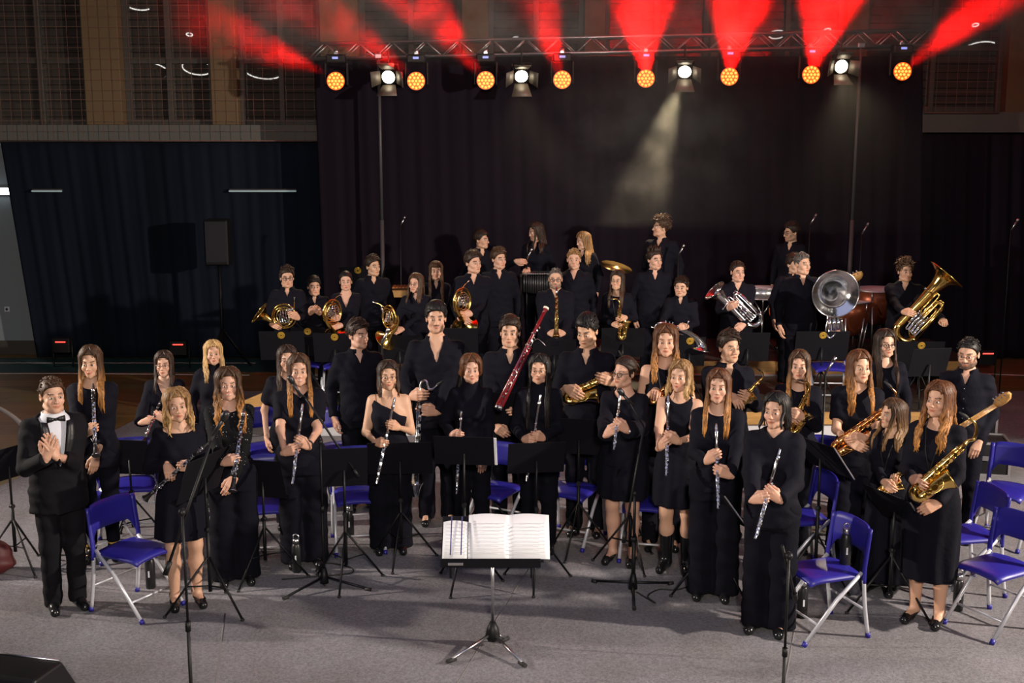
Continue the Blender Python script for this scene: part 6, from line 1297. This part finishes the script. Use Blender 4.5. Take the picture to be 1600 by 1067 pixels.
person('P35', 'short-haired boy with the silver tenor horn', 1065, 432, d, Z1_, hair=('short', {}), hc='dark', yaw=-4, hy=-12, R=X_(1036, 512, .3, 'hold'), L=X_(1074, 510, .3, 'hold', V3(-.8, -.2, 0)), girth=.95)
d = 13.90; b, a = P(1182, 508, d-.30), P(1122, 448, d-.34); Zv = unit(a-b); Xv = unit(np.cross(V3(0, 1, 0), Zv)); place('euphonium', 'silver euphonium with its bell to the upper left', frame(b, Xv, np.cross(Zv, Xv), Zv, np.linalg.norm(a-b)*1.0))
person('P36', 'euphonium player with receding dark hair looking right', 1153, 407, d, Z1_, hair=('crop', {}), hc='dark', yaw=8, hy=24, R=X_(1138, 482, .36, 'hold', V3(.6, -.2, .6)), L=X_(1162, 510, .36, 'hold', V3(-1, -.2, 0)), girth=1.12, skin=.95)
d = 13.95; c = P(1306, 459, d-.48); place('bell_front', 'silver marching tuba with round bell facing the hall', frame(c, V3(1, 0, 0), V3(0, 1, 0), V3(0, 0, 1)))
person('P37', 'grey-haired man looking right beside the round silver bell', 1254, 394, d, Z1_, hair=('crop', {}), hc='grey', yaw=12, hy=42, L=X_(1312, 513, .25, 'hold', V3(.2, -.4, -.9)), skin=.97, smile=.4, girth=1.08)
d = 13.90; b, a = P(1402, 526, d-.34), P(1487, 436, d-.40); Zv = unit(a-b); Xv = unit(np.cross(V3(0, 1, 0), Zv)); place('tuba', 'large gold tuba slanting up to the right', frame(b, Xv, np.cross(Zv, Xv), Zv, np.linalg.norm(a-b)*1.0))
person('P38', 'curly-haired young man holding the large gold tuba', 1415, 406, d, Z1_, hair=('curly', {}), hc='brown', yaw=6, hy=24, R=X_(1412, 489, .46, 'hold', V3(.8, -.2, .3)), L=X_(1478, 506, .46, 'hold', V3(-.5, -.2, .7)), girth=1.1)
for k, x, y, d, sx, hr, hcol, hyw, yw, lab, kw in (('P39', 582, 399, 14.50, 'm', ('short', {}), 'dark', 36, 8, 'tall young man looking right beside the wooden xylophone', {}), ('P40', 681, 407, 14.45, 'f', ('long', dict(len=.4, front=115, bangs=1)), 'brown', 2, 0, 'girl with long hair and bangs behind the horn player with glasses', {}),
        ('P41', 779, 387, 14.55, 'm', ('short', {}), 'brown', 34, 6, 'young man looking right between the upright horn and the bearded man', {}), ('P42', 897, 388, 14.55, 'm', ('crop', {}), 'dkblond', 0, 0, 'round-faced fair-haired young man behind the bearded man', dict(girth=1.12)),
        ('P43', 1023, 388, 14.55, 'm', ('quiff', {}), 'dark', 34, 8, 'young man with quiff looking right behind the tenor horn boy', {}), ('P44', 1241, 396, 14.65, 'm', ('short', {}), 'dark', 40, 10, 'hidden man with orange bass guitar behind the grey-haired man', {})):
    person(k, lab, x, y, d, Z1_, sx, hr, hcol, hy=hyw, yaw=yw, **kw)
woodwind('B2', 'bass_red', 'orange bass guitar whose pale headstock shows behind the silver bell', (1350, 429), (1240, 479), 14.38, .97, 1, None, (0, -1, .1))
for k, x, y, d, sx, hr, hcol, hyw, hp, lab, kw in (('P45', 751, 359, 15.85, 'm', ('fringe', {}), 'dark', 66, 0, 'percussionist in profile facing right at the back', dict(L=X_(806, 408, .25, 'relax', V3(1, -.2, -.3)))), ('P46', 838, 346, 15.95, 'f', ('long', dict(len=.3, front=60)), 'dark', -62, 12, 'brown long-haired percussionist bending left at the back', dict(R=X_(825, 420, .3, 'hold', V3(-.6, -.3, -.3)))),
        ('P47', 912, 361, 15.85, 'f', ('long', dict(len=.34, front=50)), 'dkblond', -58, 10, 'fair long-haired percussionist looking down left', {}), ('P48', 1034, 339, 15.95, 'm', ('curly', {}), 'brown', -72, -4, 'curly-haired percussionist in profile facing left', {}), ('P49', 1238, 347, 16.05, 'm', ('short', {}), 'dark', -62, 6, 'percussionist in dark glasses looking left behind the grey-haired man', dict(glasses='thick', beard=.4))):
    person(k, lab, x, y, d, Z2_, sx, hr, hcol, hy=hyw, hp=hp, yaw=hyw*.3, **kw)
# ---------------------------------------------------------------- light
def spot(n, loc, aim, e, col, size, blend, soft):
    l = bpy.data.lights.new(n, 'SPOT'); l.energy = e; l.color = col; l.spot_size = rad(size); l.spot_blend = blend; l.shadow_soft_size = soft
    o = bpy.data.objects.new(n, l); COL.objects.link(o); o.location = loc; o.rotation_euler = look(V3(*aim)-V3(*loc)).to_euler()
spot('front_light_left', (-10.4, 9.0, 4.2), (.5, 10.6, 1.1), 5200, (1, .88, .76), 60, .9, .12)
spot('front_light_right', (9.8, 6.0, 4.4), (-.6, 10.4, .9), 6600, (1, .86, .73), 75, .5, .12)
spot('front_fill', (.5, -2.4, 4.9), (0, 11.5, 1.2), 3000, (1, .88, .76), 60, .6, .35)  # unseen fill near the camera, added to light faces without visible shadows
w = bpy.data.worlds.new('hall'); SC.world = w; w.use_nodes = True; w.node_tree.nodes['Background'].inputs[0].default_value = (.5, .55, .7, 1); w.node_tree.nodes['Background'].inputs[1].default_value = .0
hl = bpy.data.lights.new('ambient_fill', 'AREA'); hl.energy = 170; hl.size = 10; hl.color = (.62, .66, 1); ho = bpy.data.objects.new('ambient_fill', hl); COL.objects.link(ho); ho.location = (0, 5, 8.0)  # unseen bluish overhead fill, added to lift the blacks
SC.view_settings.view_transform = 'Standard'; SC.view_settings.look = 'None'; SC.view_settings.exposure = 0; SC.view_settings.gamma = 1; SC.view_settings.use_curve_mapping = False
SC.cycles.use_denoising = True; SC.cycles.max_bounces = 6; SC.cycles.volume_bounces = 0; SC.cycles.transparent_max_bounces = 4; SC.cycles.sample_clamp_indirect = 4
for l in LOG: print('LOG', *l)
